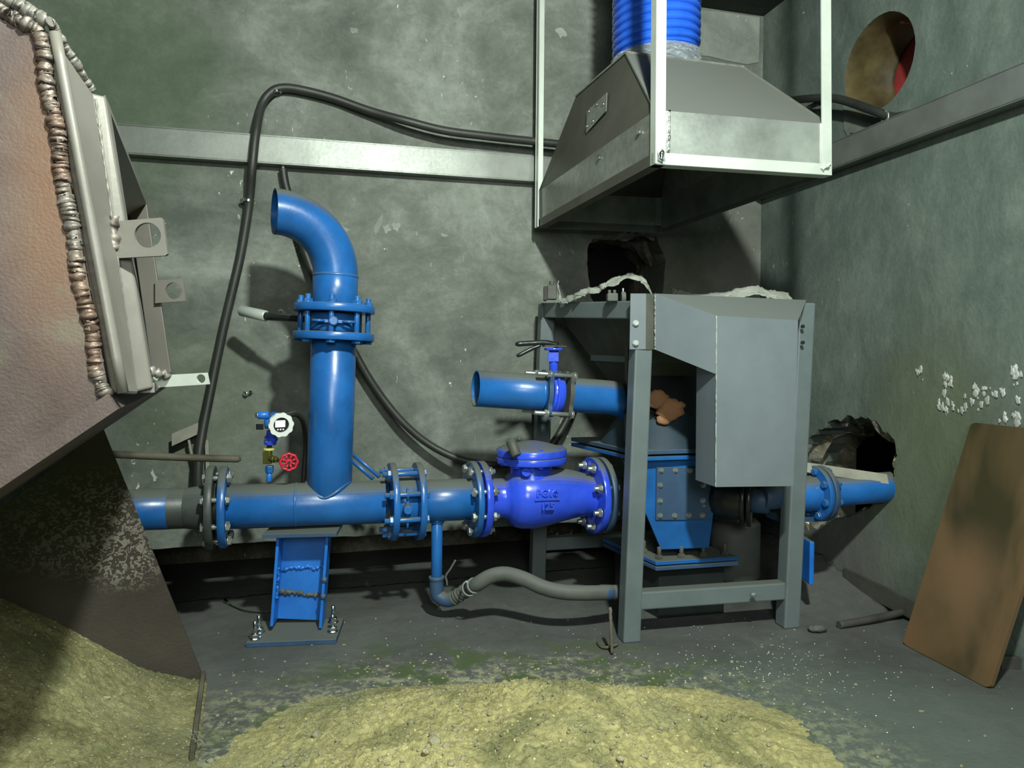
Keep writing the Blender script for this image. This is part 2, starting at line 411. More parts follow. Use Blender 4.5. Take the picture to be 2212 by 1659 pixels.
def ring_flange(parent, c, ax, ro, ri, t, mat, name='flange', bevel=0, label=None):
    m = MB(); m.ring(c, ax, ro, ri, t, 56); o = m.build(name, mat, parent, label=label, fixn=False)
    # smooth rim only
    for p in o.data.polygons:
        pass
    bmm = bmesh.new(); bmm.from_mesh(o.data); bmesh.ops.recalc_face_normals(bmm, faces=bmm.faces); 
    d = V(ax).normalized()
    for f in bmm.faces: f.smooth = abs(f.normal.dot(d)) < .3
    bmm.to_mesh(o.data); bmm.free(); return o
def hole_pts(c, ex, ey, r, n=28, jag=0, ry=None):
    return [c+ex*math.cos(2*PI*i/n)*r*(1+jag*random.uniform(-1, 1))+ey*math.sin(2*PI*i/n)*(ry or r)*(1+jag*random.uniform(-1, 1)) for i in range(n)]
def jag_poly(pts, sub=5, amp=.008):
    out = []
    for i, a in enumerate(pts):
        b = pts[(i+1) % len(pts)]
        for k in range(sub):
            out.append(a.lerp(b, k/sub)+V((random.uniform(-1, 1)*amp*.3, 0, random.uniform(-1, 1)*amp)))
    return out
def proj(p, o, n):   # onto plane
    return p-n*((p-o).dot(n))

# ------------------------------------------------------------------ the room
LW, DW = 3.6, 5.6
A = C0; B = C0-U*LW; Cc = B-NN*DW; D = C0-NN*DW
struct(MB().poly([A+U*.9+NN*.9, B-U*.3+NN*.9, Cc-U*.3-NN*.3, D+U*.9-NN*.3], (0, 0, -.1)), 'floor', 'floor')
struct(MB().poly([p+Z*CEIL for p in (A+U*.3+NN*.3, B-U*.2+NN*.3, Cc-U*.2-NN*.2, D+U*.3-NN*.2)], (0, 0, .1)), 'ceiling', 'ceil')
fh = [proj(onfar(*p), C0, NN) for p in ((1268, 565), (1271, 530), (1287, 512), (1320, 505), (1365, 499), (1415, 506), (1437, 560), (1432, 640), (1395, 700), (1300, 690), (1277, 640))]
fhole = [proj(p, C0, NN) for p in jag_poly(fh)]
foot = [A+(B-A)*(i/90)+Z*(.192+.006*mn.noise(V((i*.45, 3, 1)))) for i in range(91)]
struct(MB().poly([B+Z*CEIL, A+Z*CEIL]+foot, NN*.2, [fhole]), 'wall_back', 'wall_far')
struct(MB().poly([B+NN*.5, A+NN*.5, A+NN*.5+Z*.25, B+NN*.5+Z*.25], NN*.05), 'wall_back_shade_recess', 'rubble')  # added undercut, shaped to give the wall foot its dark shadow band
struct(MB().poly([B+NN*.2+Z*.2, A+NN*.2+Z*.2, A+NN*.55+Z*.2, B+NN*.55+Z*.2], Z*.03), 'wall_back_shade_recess_top', 'rubble')
rc = onright(1896, 137); rcircle = hole_pts(rc, NN, Z, .163, 40, .006)
rh = [onright(*p) for p in ((1700, 1040), (1722, 985), (1745, 950), (1775, 925), (1800, 908), (1830, 902), (1862, 901), (1890, 912), (1912, 930), (1933, 950), (1936, 985),
      (1926, 1005), (1934, 1028), (1922, 1060), (1905, 1085), (1870, 1105), (1830, 1112), (1795, 1122), (1765, 1140), (1725, 1150), (1700, 1110))]
rhole = [proj(p, C0, U) for p in jag_poly(rh, 4, .010)]
for q, p in enumerate(rhole): rhole[q] = proj(p+NN*random.uniform(-.006, .006), C0, U)
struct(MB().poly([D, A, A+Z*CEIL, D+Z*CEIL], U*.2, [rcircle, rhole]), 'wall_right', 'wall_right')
struct(MB().poly([B, Cc, Cc+Z*CEIL, B+Z*CEIL], -U*.12), 'wall_left', 'wall_other')
struct(MB().poly([D, Cc, Cc+Z*CEIL, D+Z*CEIL], -NN*.12), 'wall_rear', 'wall_other')
# hollow openings, closed by added black panels standing in for darkness beyond
def hollow(loop, vec, name, mat, sc=1.25, amp=.02):
    m = MB(); n = len(loop); c = sum(loop, V((0, 0, 0)))/n; st = 7; vs = []; fs = []
    for k in range(st+1):
        f = k/st
        for p in loop:
            q = c+(p-c)*(1+(sc-1)*f); vs.append(q+vec*f+V((mn.noise(q*9+vec*k)*amp*(1 if k else 0), mn.noise(q*9+V((3, 1, k)))*amp*(1 if k else 0), mn.noise(q*7+V((k, 5, 1)))*amp*(1 if k else 0))))
    for k in range(st):
        for i in range(n): j = (i+1) % n; fs.append((k*n+i, k*n+j, (k+1)*n+j, (k+1)*n+i))
    m.add(vs, fs, False); return m
struct(hollow([p+NN*.001 for p in fhole], NN*.32, 'w', 'rubble', 1.0, .05), 'wall_back_broken_edge', 'rubble')
struct(MB().box(sum(fhole, V((0, 0, 0)))/len(fhole)+NN*.34, (.5, .02, .5), (U, NN, Z)), 'wall_back_dark_panel', 'void')
struct(hollow([p+U*.001 for p in rhole], U*.26, 'w', 'rubble', .93, .07), 'wall_right_broken_edge', 'rubble')
rcen = sum(rhole, V((0, 0, 0)))/len(rhole)
struct(MB().box(rcen+U*.75+Z*.05, (.02, 1.6, 1.2), (U, NN, Z)), 'wall_right_dark_panel', 'void')
# round sleeve through the right wall with a red sheet behind it
m = MB(); m.rev([(.163, .001), (.157, .02), (.154, .07), (.159, .085), (.152, .11), (.150, .185), (.143, .190), (.143, .205)], rc, U, 40)
m.tube([rc+U*.198+NN*(.147*math.cos(2*PI*i/40))+Z*(.147*math.sin(2*PI*i/40)) for i in range(41)], .005, 8, False)
sl = thing('pipe_sleeve', 'round ochre pipe sleeve running through the upper right wall', 'pipe sleeve', rc)
m.build('sleeve_tube', 'ochre', sl)
tag(MB().box(rc+U*.215-Z*.0, (.012, .36, .36), (U, NN, Z)).build('red_sheet', 'redsheet'), 'red sheet closing the far end of the round wall opening', 'sheet')
# round plaster scar under the sleeve
m = MB(); m.poly([proj(onright(*p), C0, U) for p in ((1822, 225), (1850, 240), (1900, 255), (1912, 262), (1900, 285), (1870, 296), (1835, 300), (1825, 280))], -U*.004)
struct(m, 'wall_right_patch', 'wall_other')

M['patch'] = concrete('pale_plaster', (.17, .185, .16), (.25, .27, .24), (.34, .36, .32))
m = MB(); m.poly([proj(onfar(*p), C0, NN) for p in ((1480, 20), (1560, 27), (1640, 38), (1638, 135), (1612, 140), (1575, 133), (1530, 122), (1480, 118))], -NN*.004); struct(m, 'wall_back_patch', 'patch')
# white scrapes of plaster
m = MB(); random.seed(44)
for cx_, cy_, w_, h_, an in ((815, 488, 9, 24, .5), (835, 495, 12, 10, .2), (855, 490, 10, 12, .8), (742, 495, 14, 7, .1), (960, 508, 12, 4, .1), (765, 66, 12, 8, .6), (1212, 70, 14, 12, .4), (640, 845, 5, 3, 0), (1000, 560, 3, 10, 0), (985, 585, 5, 3, .3), (930, 572, 3, 8, 0), (900, 505, 3, 6, 0)):
    pts_ = []
    for k in range(14):
        t = 2*PI*k/14; q = random.uniform(.5, 1.15); x_, y_ = math.cos(t)*w_*q, math.sin(t)*h_*q
        pts_.append(proj(onfar(cx_+x_*math.cos(an)-y_*math.sin(an), cy_+x_*math.sin(an)+y_*math.cos(an)), C0, NN))
    m.poly(pts_, -NN*.0015)
struct(m, 'wall_back_plaster_scrapes', 'patch')
# ------------------------------------------------------------------ wall channels
z0, z1 = HC+.700, HC+.800
p0 = onfar(236, 300); s0 = (p0-C0).dot(U)
def channel(name, label, mat, a, b, nrm, group):
    o = thing(name, label, 'steel channel', a+Z*z0, group)
    m = MB(); d = (b-a).normalized(); t = .006; w_ = .05
    m.bar(a-nrm*(w_-t/2)+Z*(z0+z1)/2, b-nrm*(w_-t/2)+Z*(z0+z1)/2, t, z1-z0, nrm)
    m.build('web', mat, o, bevel=.002)
    for zz in (z0+t/2, z1-t/2):
        MB().bar(a-nrm*(w_/2+.001)+Z*zz, b-nrm*(w_/2+.001)+Z*zz, w_-.002, t, nrm).build('side_flange', mat, o)
    return o
channel('steel_channel', 'bare steel channel rail fixed along the back wall', 'steel', C0+U*s0, C0-U*.45, NN, None)
channel('steel_channel', 'green-grey steel channel rail rising along the right wall to the frame edge', 'steel', C0-NN*.02, C0-NN*2.2, U, None)

# ------------------------------------------------------------------ main pipe axis
HP = -.465
def pipept(px):
    Y0, k = 2.411, .22; dx = (px-CX)/F; h = -.4500-.012*(px-470)/820.-.010
    X = dx*(Y0*cp-h*sp)/(1-dx*k*cp); return V((X, Y0+k*X, HC+h))
AX = (pipept(1290)-pipept(470)).normalized()
FR = .1265; RP = .0685; FX = V((math.cos(math.radians(17)), math.sin(math.radians(17)), AX.z))
# --- left dark pipe
lp = thing('inlet_pipe', 'dark pipe with a clean blue band coming from behind the rusty hopper', 'pipe', pipept(360))
a = pipept(110); b = pipept(446)
MB().cyl(a, b, .0615, n=40, ch=.001).build('pipe_body', 'darkpipe', lp)
MB().cyl(pipept(150), pipept(368), .0622, n=40, ch=.0005).build('painted_band', 'blue', lp, label='blue painted stretch')
m = MB(); m.rev([(.0615, -.06), (.066, -.03), (.069, 0)], b, AX, 36); m.build('reducer', 'darkpipe', lp)
ring_flange(lp, pipept(457), FX, FR+.002, .06, .022, 'darkpipe', label='dark unpainted flange')
# --- tee
tee = thing('tee_pipe', 'blue tee pipe with a tall vertical branch standing on the steel support', 'pipe', pipept(660))
ring_flange(tee, pipept(484), FX, FR, .06, .022, 'blue')
m = MB(); m.ring(pipept(470.5), FX, .085, .06, .012); m.build('gasket', 'black', tee)
MB().cyl(pipept(484), pipept(832), RP, n=48, ch=.001).build('run', 'blue', tee)
m = MB(); q = pipept(640); m.rev([(RP, -.004), (RP+.0018, -.0015), (RP+.0018, .0015), (RP, .004)], q, AX, 48); m.build('weld_seam', 'blue', tee)
ring_flange(tee, pipept(847), FX, FR, .06, .020, 'blue')
circ_bolts(tee, pipept(470.5), FX, .105, 8, .5, -.031, .031, r=.0085, stick=.002)
vb = pipept(709)+V((0, .009, 0)); vt = at(721, 735, vb.y+.004); VD = (vt-vb).normalized()
MB().cyl(vb, vt, .0705, n=48, ch=.001).build('branch', 'blue', tee)
m = MB(); pts = []
for i in range(49):
    t = 2*PI*i/48; sx = math.cos(t)*.0715; sy = math.sin(t)*.0715
    zz = math.sqrt(max(RP**2-min(abs(sy-.0), RP*.97)**2, 0)); zz = math.sqrt(max(RP**2-min(abs(sy+.009), RP*.93)**2, 0)); pts.append(vb+V((AX.x*sx, sy, 0))+Z*(zz+.001))
m.tube(pts, .0045, 8, False); m.build('weld_seam', 'blue', tee)
def vp(py):  # on the vertical axis
    k = (py-1080)/(735-1080.); return vb.lerp(vt, k)
ring_flange(tee, vp(727), VD, FR, .068, .024, 'blue')
# --- elbow
et = vp(669)
el = thing('elbow_pipe', 'blue elbow turning left with an open end, bolted on top of the branch', 'pipe', et)
ring_flange(el, et, VD, FR, .066, .024, 'blue')
e0 = vp(601); dirh = V((-math.cos(math.radians(27)), -math.sin(math.radians(27)), 0)); R = .188
path = [et, et.lerp(e0, .5), e0]; cen = e0+dirh*R
for i in range(1, 19):
    t = PI/2*i/18*1.0; path.append(cen+(-dirh)*R*math.cos(t)+VD*R*math.sin(t))
path.append(path[-1]+dirh*.004)
ro = .0695; m = MB(); m.tube(path, ro, 40, False); m.tube(path[3:], ro-.005, 40, False)
T = (path[-1]-path[-3]).normalized(); m.rev([(ro, 0), (ro-.0005, .001), (ro-.005, .001), (ro-.005, 0)], path[-1], T, 40)
m.build('elbow', 'blue', el, fixn=False)
m = MB(); m.rev([(ro, -.005), (ro+.003, -.0015), (ro+.003, .002), (ro, .006)], e0, VD, 48); m.build('weld_seam', 'blue', el)
MB().cyl(et, e0, .0705, n=44, ch=.001).build('collar', 'blue', el)
ve = (vp(669)-vp(727)).length
circ_bolts(el, vp(727), VD, .105, 8, .2, -.013, ve+.013, r=.0085, mat='blue', stick=.014)
# --- wafer valve between them
def wafer(px_c, ax, rad, th, name, label, mat, face, ear):
    o = thing(name, label, 'valve', px_c); a = ax.normalized()
    m = MB(); m.cyl(px_c-a*th/2, px_c+a*th/2, rad, n=44, ch=.004); m.build('valve_body', mat, o)
    sd = a.cross(face).normalized(); c = px_c+face*(rad)
    MB().cyl(c-face*.01, c+face*.042, .0145, n=10, sm=False, ch=.003).build('stem', mat, o)
    for q in (-1, 1):
        m = MB(); cc = px_c+face*(rad+.012)+sd*q*.045
        pts = [cc+sd*math.cos(t)*.017+face*math.sin(t)*.013 for t in [2*PI*i/20 for i in range(21)]]
        m.tube(pts, .0042, 8, False); m.bar(cc-sd*q*.016, px_c+face*(rad+.012)+sd*q*.004, .008, .009, face); m.build('lug', mat, o)
    return o
face = (V((0, 0, HC))-vp(698)); face = (face-VD*face.dot(VD)).normalized()
face = (face*.8+V((.10, -.9, 0))*.2).normalized(); face = (face-VD*face.dot(VD)).normalized()
wv = wafer(vp(698), VD, .078, ve-.030, 'butterfly_valve', 'blue butterfly valve clamped under the elbow, with a silver lever', 'blue', face, 1)
hd = (at(522, 671, 2.42)-vp(698)).normalized()
h0 = vp(698)+hd*.07; h1 = at(575, 683, 2.39); h2 = at(521, 671, 2.43)
m = MB(); m.tube([h0, h0.lerp(h1, .5), h1], [.009, .0115, .014], 14); m.build('lever', 'blackm', wv, label='dark lever shank')
m = MB(); m.cyl(h1, h2, .0185, n=24); m.build('grip', 'pale', wv, label='pale metal grip sleeve')
# --- wafer valve in the run
fc2 = V((AX.y*-.0, -1, -.05)); fc2 = (fc2-AX*fc2.dot(AX)).normalized()
c2 = pipept(876); g = (pipept(903)-pipept(847)).length
wv2 = wafer(c2, FX, .078, g-.024, 'butterfly_valve', 'blue wafer valve clamped in the horizontal run, capped stem facing out', 'blue', fc2, 1)
# --- spool
spz = thing('spool_pipe', 'short blue spool pipe with a thin drain pipe hanging below', 'pipe', pipept(960))
ring_flange(spz, pipept(903), FX, FR, .06, .020, 'blue'); ring_flange(spz, pipept(1021), FX, FR, .06, .020, 'blue')
MB().cyl(pipept(903), pipept(1021), RP, n=48, ch=.001).build('run', 'blue', spz)
circ_bolts(spz, pipept(903), -FX, .105, 8, .5, -.010, g+.010, r=.0085, mat='blue', stick=.016)
dp0 = pipept(944)-Z*.05; dp1 = at(943, 1268, dp0.y)
MB().cyl(dp0, dp1, .0185, n=24, ch=.0005).build('drain_pipe', 'blue', spz)
MB().cyl(pipept(944)-Z*.075, pipept(944)-Z*.060, .024, .021, n=24).build('weld_seam', 'blue', spz)
# --- check valve
cv = thing('check_valve', 'glossy ultramarine check valve with a round bolted cover, cast PG16 over 125', 'valve', pipept(1160))
ring_flange(cv, pipept(1039.5), FX, FR, .06, .022, 'ultra'); ring_flange(cv, pipept(1281), FX, FR+.004, .06, .022, 'ultra')
m = MB(); m.ring(pipept(1030), FX, .085, .06, .012); m.build('gasket', 'black', cv)
prof = [(1042, 0, 44, 40), (1086, 0, 43, 40), (1093, 0, 46, 44), (1100, 2, 55, 52), (1110, 2, 63, 60), (1125, 1, 68, 65), (1150, 0, 69, 67), (1180, -2, 66, 66), (1210, -4, 60, 61), (1240, -4, 53, 54), (1262, -2, 48, 48), (1280, 0, 46, 46)]
m = MB(); vs_ = []; n = 44
prof2 = []
for i in range(len(prof)-1):
    for k in range(4):
        t = k/4; prof2.append(tuple(prof[i][q]*(1-t)+prof[i+1][q]*t for q in range(4)))
prof2.append(prof[-1])
for px, dy, ry, rz in prof2:
    c = pipept(px)-Z*(dy/650.)
    side = V((-AX.y, AX.x, 0)).normalized()
    for i in range(n):
        t = 2*PI*i/n; ct, st = math.cos(t), math.sin(t)
        vs_.append(c+side*ct*rz/650.+Z*st*ry/650.)
fs = [(k*n+i, k*n+(i+1) % n, (k+1)*n+(i+1) % n, (k+1)*n+i) for k in range(len(prof2)-1) for i in range(n)]
m.add(vs_, fs, True); cbody = m.build('valve_body', 'ultra', cv)
sb = cbody.modifiers.new('s', 'SMOOTH'); sb.iterations = 3
cc = pipept(1148); ct0 = cc+Z*.118
m = MB(); m.rev([(.085, 0), (.075, .03), (.072, .07)], cc+Z*.045, Z, 40); m.build('bonnet', 'ultra', cv)
m = MB(); m.cyl(ct0, ct0+Z*.024, .119, n=14*4, ch=.003); m.build('cover_flange', 'ultra', cv)
m = MB(); m.rev([(.119, .026), (.119, .046), (.115, .050), (.085, .058), (.05, .068), (.02, .074), (0, .075)], ct0, Z, 56); m.disc(ct0+Z*.026, Z, .119, 56, True); m.build('cover', 'ultra', cv)
circ_bolts(cv, ct0, Z, .100, 8, .35, -.001, .047, r=.006, mat='ultra', stick=0, nut=.008)
s0_ = at(1103, 952, 2.29); s1_ = at(1116, 985, 2.27); MB().cyl(s0_, s1_, .0165, n=20).build('stub', 'dirtygrey', cv, label='dusty grey stub leaning on the cover')
fcv = V((AX.y, -AX.x, 0)).normalized()
for px, py, r in ((1137, 1020, .0165), (1149, 1015, .0105)):
    q = at(px, py, pipept(px).y-.088); MB().cyl(q+V((0, .05, 0)), q, r, n=10, sm=False).build('plug', 'ultra', cv)
# cast lettering
def letters(txt, size, centre, ex, ez, depth, mat, parent, name='lettering'):
    cu = bpy.data.curves.new(name, 'FONT'); cu.body = txt; cu.size = size; cu.extrude = depth; cu.bevel_depth = .0006; cu.align_x = 'CENTER'; cu.align_y = 'CENTER'; cu.offset = .0009
    to = bpy.data.objects.new(name, cu); COL.objects.link(to); bpy.context.view_layer.update()
    me = bpy.data.meshes.new_from_object(to); bpy.data.objects.remove(to)
    o = bpy.data.objects.new(name, me); COL.objects.link(o); me.materials.clear(); me.materials.append(M[mat]); o.parent = parent
    ny = ez.cross(ex) if False else ex.cross(ez)
    mt = Matrix((ex, ez, ny)).transposed().to_4x4(); mt.translation = centre-WL(parent); o.matrix_local = mt; return o
tl = pipept(1165)+fcv*.1035
ez_ = (Z*.985+fcv*-.17).normalized()
letters('PG16', .032, tl+Z*.030-fcv*.0035, AX, (Z*.97-fcv*.24).normalized(), .004, 'ultra', cv)
letters('125', .032, tl-Z*.012+fcv*.0040, AX, Z, .004, 'ultra', cv)
MB().bar(tl+Z*.010-AX*.042+fcv*.003, tl+Z*.010+AX*.042+fcv*.001, .006, .004, fcv).build('letter_bar', 'ultra', cv)
circ_bolts(cv, pipept(1030), FX, .105, 8, .5, -.030, .030, r=.0085, stick=.010)
MB().cyl(at(1064, 1060, pipept(1064).y-.066), at(1069, 1058, pipept(1064).y-.074), .006, n=12).build('paint_dab', 'yellow', cv)
# --- pipe beyond the check valve into the stand
op = thing('outlet_pipe', 'grey blue flange and pale pipe leaving the check valve behind the stand post', 'pipe', pipept(1300))
ring_flange(op, pipept(1298), FX, FR+.004, .05, .020, 'bluedull')
MB().cyl(pipept(1298), pipept(1440), .058, n=36, ch=.001).build('pipe_body', 'hose', op)
circ_bolts(op, pipept(1289.5), -FX, .107, 8, .5, -.026, .029, r=.0085, stick=.014)

# ------------------------------------------------------------------ pipe support
sup = thing('pipe_support', 'blue welded channel post on a bolted base plate under the tee', 'pipe support', onfloor(648, 1350))
sy = pipept(655).y
ptop = at(655, 1131, sy-.02)
SX = V((math.cos(math.radians(6)), math.sin(math.radians(6)), 0)); SY = V((-SX.y, SX.x, 0))
ptz = pipept(655).z-RP-.010
m = MB(); m.box(V((ptop.x, sy-.01, ptz)), (.222, .15, .012), (SX, SY, Z)); m.build('top_plate', 'bluedull', sup, bevel=.001)
basec = V((at(646, 1340, sy).x, sy-.01, .02))
cb = V((basec.x, basec.y, .03)); ctp = V((ptop.x+.002, sy-.01, ptz-.006)); dz = (ctp-cb); dl = dz.length; du = dz.normalized(); dxp = (SX-du*SX.dot(du)).normalized(); dyp = du.cross(dxp)
m = MB(); m.box((cb+ctp)/2+dyp*.035, (.150, .008, dl), (dxp, dyp, du)); m.build('web', 'blue_clean', sup)
for q in (-1, 1):
    m = MB(); m.box((cb+ctp)/2+dxp*q*.0745, (.009, .075, dl), (dxp, dyp, du)); m.build('side_flange', 'bluebright', sup, bevel=.001)
def rough_bead(p, q, r, n=26, amp=.006, seed=0):
    random.seed(seed); path = [p.lerp(q, i/n)+V((random.uniform(-1, 1)*amp*.4, -random.random()*amp*.5, random.uniform(-1, 1)*amp)) for i in range(n+1)]
    rr = [r*random.uniform(.5, 1.35) for _ in path]; return MB().tube(path, rr, 8)
def supp(fx, k): return cb.lerp(ctp, k)+dxp*fx+dyp*.029
rough_bead(supp(-.065, .555), supp(.068, .60), .0055, 30, .006, 3).build('weld_seam', 'blue_clean', sup)
rough_bead(supp(-.07, .30), supp(.07, .285), .0075, 26, .006, 4).build('weld_seam', 'dirtygrey', sup, label='dark dusty weld lump')
rough_bead(cb.lerp(ctp, .25)+dxp*-.068-dyp*.02, cb.lerp(ctp, .62)+dxp*-.068-dyp*.02, .0045, 30, .004, 5).build('weld_seam', 'blue_clean', sup)
for k in (.34, .52):
    MB().sph(cb.lerp(ctp, k)+dxp*.076-dyp*.034, .010, 10, 6).build('weld_seam', 'bluedull', sup)
m = MB(); m.box(V((basec.x+.002, basec.y-.02, .008)), (.268, .18, .016), (SX, SY, Z)); m.build('base_plate', 'bluedull', sup, bevel=.002)
for fx, fy in ((-.112, -.035), (-.112, -.085), (.105, .03), (.115, -.05)):
    q = V((basec.x, basec.y, .017))+SX*fx+SY*fy
    o = thing('anchor', '', 'x', q); bpy.data.objects.remove(o)
    m = MB(); m.cyl(q, q+Z*.003, .017, n=20); m.hexn(q+Z*.003, Z, .0135, .013); m.cyl(q, q+Z*.055, .0065, n=12); m.build('anchor_bolt', 'chrome', sup)
random.seed(11)

# ------------------------------------------------------------------ drain valve, hose
dv = thing('drain_valve', 'dusty elbow and ball valve at the foot of the thin blue drain pipe', 'valve', dp1)
e_end = at(985, 1283, dp1.y-.03)
m = MB(); m.tube(crom([dp1+Z*.03, dp1+Z*.004, dp1+V((.004, 0, -.026)), dp1+V((.03, -.008, -.040)), dp1+V((.055, -.012, -.036))], 6), .0235, 22); m.build('elbow', 'bluedull', dv)
m = MB()
for q in (dp1+Z*.03,): m.cyl(q-Z*.006, q+Z*.006, .026, n=26)
m.build('collar', 'bluedull', dv)
va = dp1+V((.055, -.012, -.036)); vb2 = at(1012, 1272, dp1.y-.03)
m = MB(); npx = 6
for i in range(npx): m.cyl(va.lerp(vb2, i/npx), va.lerp(vb2, (i+.7)/npx), .0245 if i % 2 == 0 else .0225, n=20)
m.cyl(va, vb2, .0205, n=20); m.build('threaded_body', 'hose', dv)
m = MB(); hb = at(966, 1264, dp1.y-.02); m.tube(crom([hb, at(965, 1255, dp1.y-.02), at(963, 1244, dp1.y-.02), at(973, 1229, dp1.y-.02), at(984, 1210, dp1.y-.02)], 5), .0035, 8); m.build('lever', 'hose', dv)
hp = [vb2, at(1030, 1262, 2.27), at(1060, 1245, 2.26), at(1092, 1240, 2.26), at(1130, 1250, 2.24), at(1170, 1268, 2.22), at(1210, 1278, 2.21), at(1260, 1281, 2.22), at(1315, 1280, 2.26), at(1375, 1278, 2.34)]
for q in hp: q.z = max(q.z, .028)
hs = thing('drain_hose', 'thick dusty grey hose wriggling over the floor to behind the stand post', 'hose', vb2)
m = MB(); m.tube(crom(hp, 12), .0235, 20); m.build('hose_body', 'hose', hs)
MB().cyl(at(1295, 1280, 2.245), at(1322, 1280, 2.262), .0245, n=22).build('end_sleeve', 'bluedull', hs, label='blue end sleeve')
for px, py in ((1013, 1271), (1024, 1265)):
    q = at(px, py, 2.275); m = MB(); m.ring(q, (hp[1]-hp[0]), .0262, .022, .012, 24); m.build('hose_clamp', 'zinc', hs)

# ------------------------------------------------------------------ pressure transmitter and needle valve
ty = pipept(584).y
tb = at(581, 1030, ty)
nv = thing('needle_valve', 'brass needle valve with a red handwheel on the tee pipe', 'valve', tb)
def tp(px, py, dy=0): return at(px, py, ty+dy)
MB().cyl(tp(581, 1040), tp(582, 1022), .0085, n=16).build('pipe_stub', 'bluebright', nv)
m = MB(); m.hexn(tp(582, 1021), Z, .0135, .022, 6, .5); m.build('hex_nut', 'blue', nv)
m = MB(); m.box(tp(578, 988), (.024, .024, .040)); m.build('valve_body', 'brass', nv, bevel=.002)
m = MB(); m.cyl(tp(581, 973), tp(581, 968), .0165, n=20); m.build('washer', 'yellow', nv)
bx = V((.72, -.69, 0)).normalized()
b0 = tp(582, 990); b1 = tp(624, 998, -.055); bd = (b1-b0).normalized()
m = MB(); m.cyl(b0, b0+bd*.028, .0115, n=8, sm=False); m.cyl(b0+bd*.026, b0+bd*.040, .0085, n=16); m.cyl(b0+bd*.04, b1+bd*.004, .004, n=12); m.build('spindle', 'brass', nv)
hwax = V((.35, -.93, .02)).normalized()
m = MB(); a_, b_, d_ = frame_of(hwax)
pts = [b1+(a_*math.cos(t)+b_*math.sin(t))*.0245*(1+.05*math.cos(8*t)) for t in [2*PI*i/64 for i in range(65)]]
m.tube(pts, .0042, 8, False)
for i in range(8):
    t = 2*PI*(i+.5)/8; dd = a_*math.cos(t)+b_*math.sin(t); m.tube([b1+dd*.008, b1+dd*.025], [.0042, .0026], 8)
m.cyl(b1-hwax*.004, b1+hwax*.004, .0105, n=20); m.build('handwheel', 'red', nv, label='small red handwheel')
MB().hexn(b1+hwax*.004, hwax, .0048, .005).build('hub_nut', 'chrome', nv)
tr = thing('pressure_transmitter', 'blue and white pressure transmitter with a round display above the red handwheel', 'transmitter', tp(583, 965))
MB().cyl(tp(581, 968), tp(583, 958), .008, n=14).build('neck', 'blackm', tr)
m = MB(); m.cyl(tp(584, 961), tp(584, 951), .0175, .0205, n=24); m.cyl(tp(585, 951), tp(586, 944), .0215, n=8, sm=False); m.cyl(tp(586, 946), tp(588, 930), .0165, n=24); m.build('adapter', 'ultra', tr)
fd_ = V((.52, -.85, -.10)).normalized(); dc = tp(606, 917, -.035); bc = dc-fd_*.085
m = MB(); m.cyl(bc, dc-fd_*.012, .0275, n=32, ch=.004); m.cyl(tp(586, 925), tp(584, 905), .020, n=24); m.build('housing', 'blue_clean', tr)
cg = tp(557, 897, -.02); m = MB(); m.cyl(cg+V((.03, .01, 0)), cg, .0125, n=20); m.build('cable_gland', 'blue_clean', tr); MB().cyl(cg, cg+V((-.004, -.004, 0)), .009, n=16).build('gland_plug', 'zinc', tr)
m = MB(); m.cyl(dc-fd_*.014, dc-fd_*.002, .0345, n=36); m.build('cap_skirt', 'white', tr)
m = MB(); a_, b_, d_ = frame_of(fd_); K = 40
outr = [.0385 if (i % 4) < 2 else .036 for i in range(K)]
outl = [dc+(a_*math.cos(2*PI*i/K)+b_*math.sin(2*PI*i/K))*outr[i] for i in range(K)]
inl = [dc+(a_*math.cos(2*PI*i/K)+b_*math.sin(2*PI*i/K))*.0235 for i in range(K)]
m.poly(outl, fd_*.011, [inl]); m.build('bezel', 'white', tr, bevel=.001)
MB().cyl(dc+fd_*.001, dc+fd_*.004, .024, n=36).build('glass_dial', 'blackm', tr, label='dark round dial')
ex = a_ if abs(a_.z) < .5 else b_; ex = V((-fd_.y, fd_.x, 0)).normalized(); ezz = fd_.cross(ex).normalized(); ezz = ezz if ezz.z > 0 else -ezz
MB().box(dc+fd_*.0045+ezz*.003-ex*.002, (.030, .021, .003), (ex, ezz, fd_)).build('display', 'lcd', tr, bevel=.0006, label='bright blank display')
for q in (-.008, 0, .008): MB().cyl(dc+fd_*.004-ezz*.0145+ex*(q-.001), dc+fd_*.0065-ezz*.0145+ex*(q-.001), .0027, n=12).build('button', 'white', tr)
MB().box(tp(561, 922, -.015), (.022, .004, .018)).build('name_plate', 'blackm', tr)

tc = [tp(612, 900, .0), at(640, 895, 2.30), at(655, 915, 2.40), at(660, 960, 2.45), at(657, 1015, 2.45), at(655, 1055, 2.43)]
tag(MB().tube(crom(tc, 8), .0085, 12).build('cable', 'black'), 'black cable curling from the pressure transmitter down behind the tall blue branch', 'cable')

for i, (a_, b_) in enumerate((((752, 972), (820, 1030)), ((748, 984), (806, 1034)))):
    tag(MB().tube([at(*a_, 2.44), at(*b_, 2.42)], .0075, 10).build('painted_conduit', 'blue'), ['blue painted conduit slanting behind the branch foot, upper of the pair', 'blue painted conduit slanting behind the branch foot, lower of the pair'][i], 'conduit')

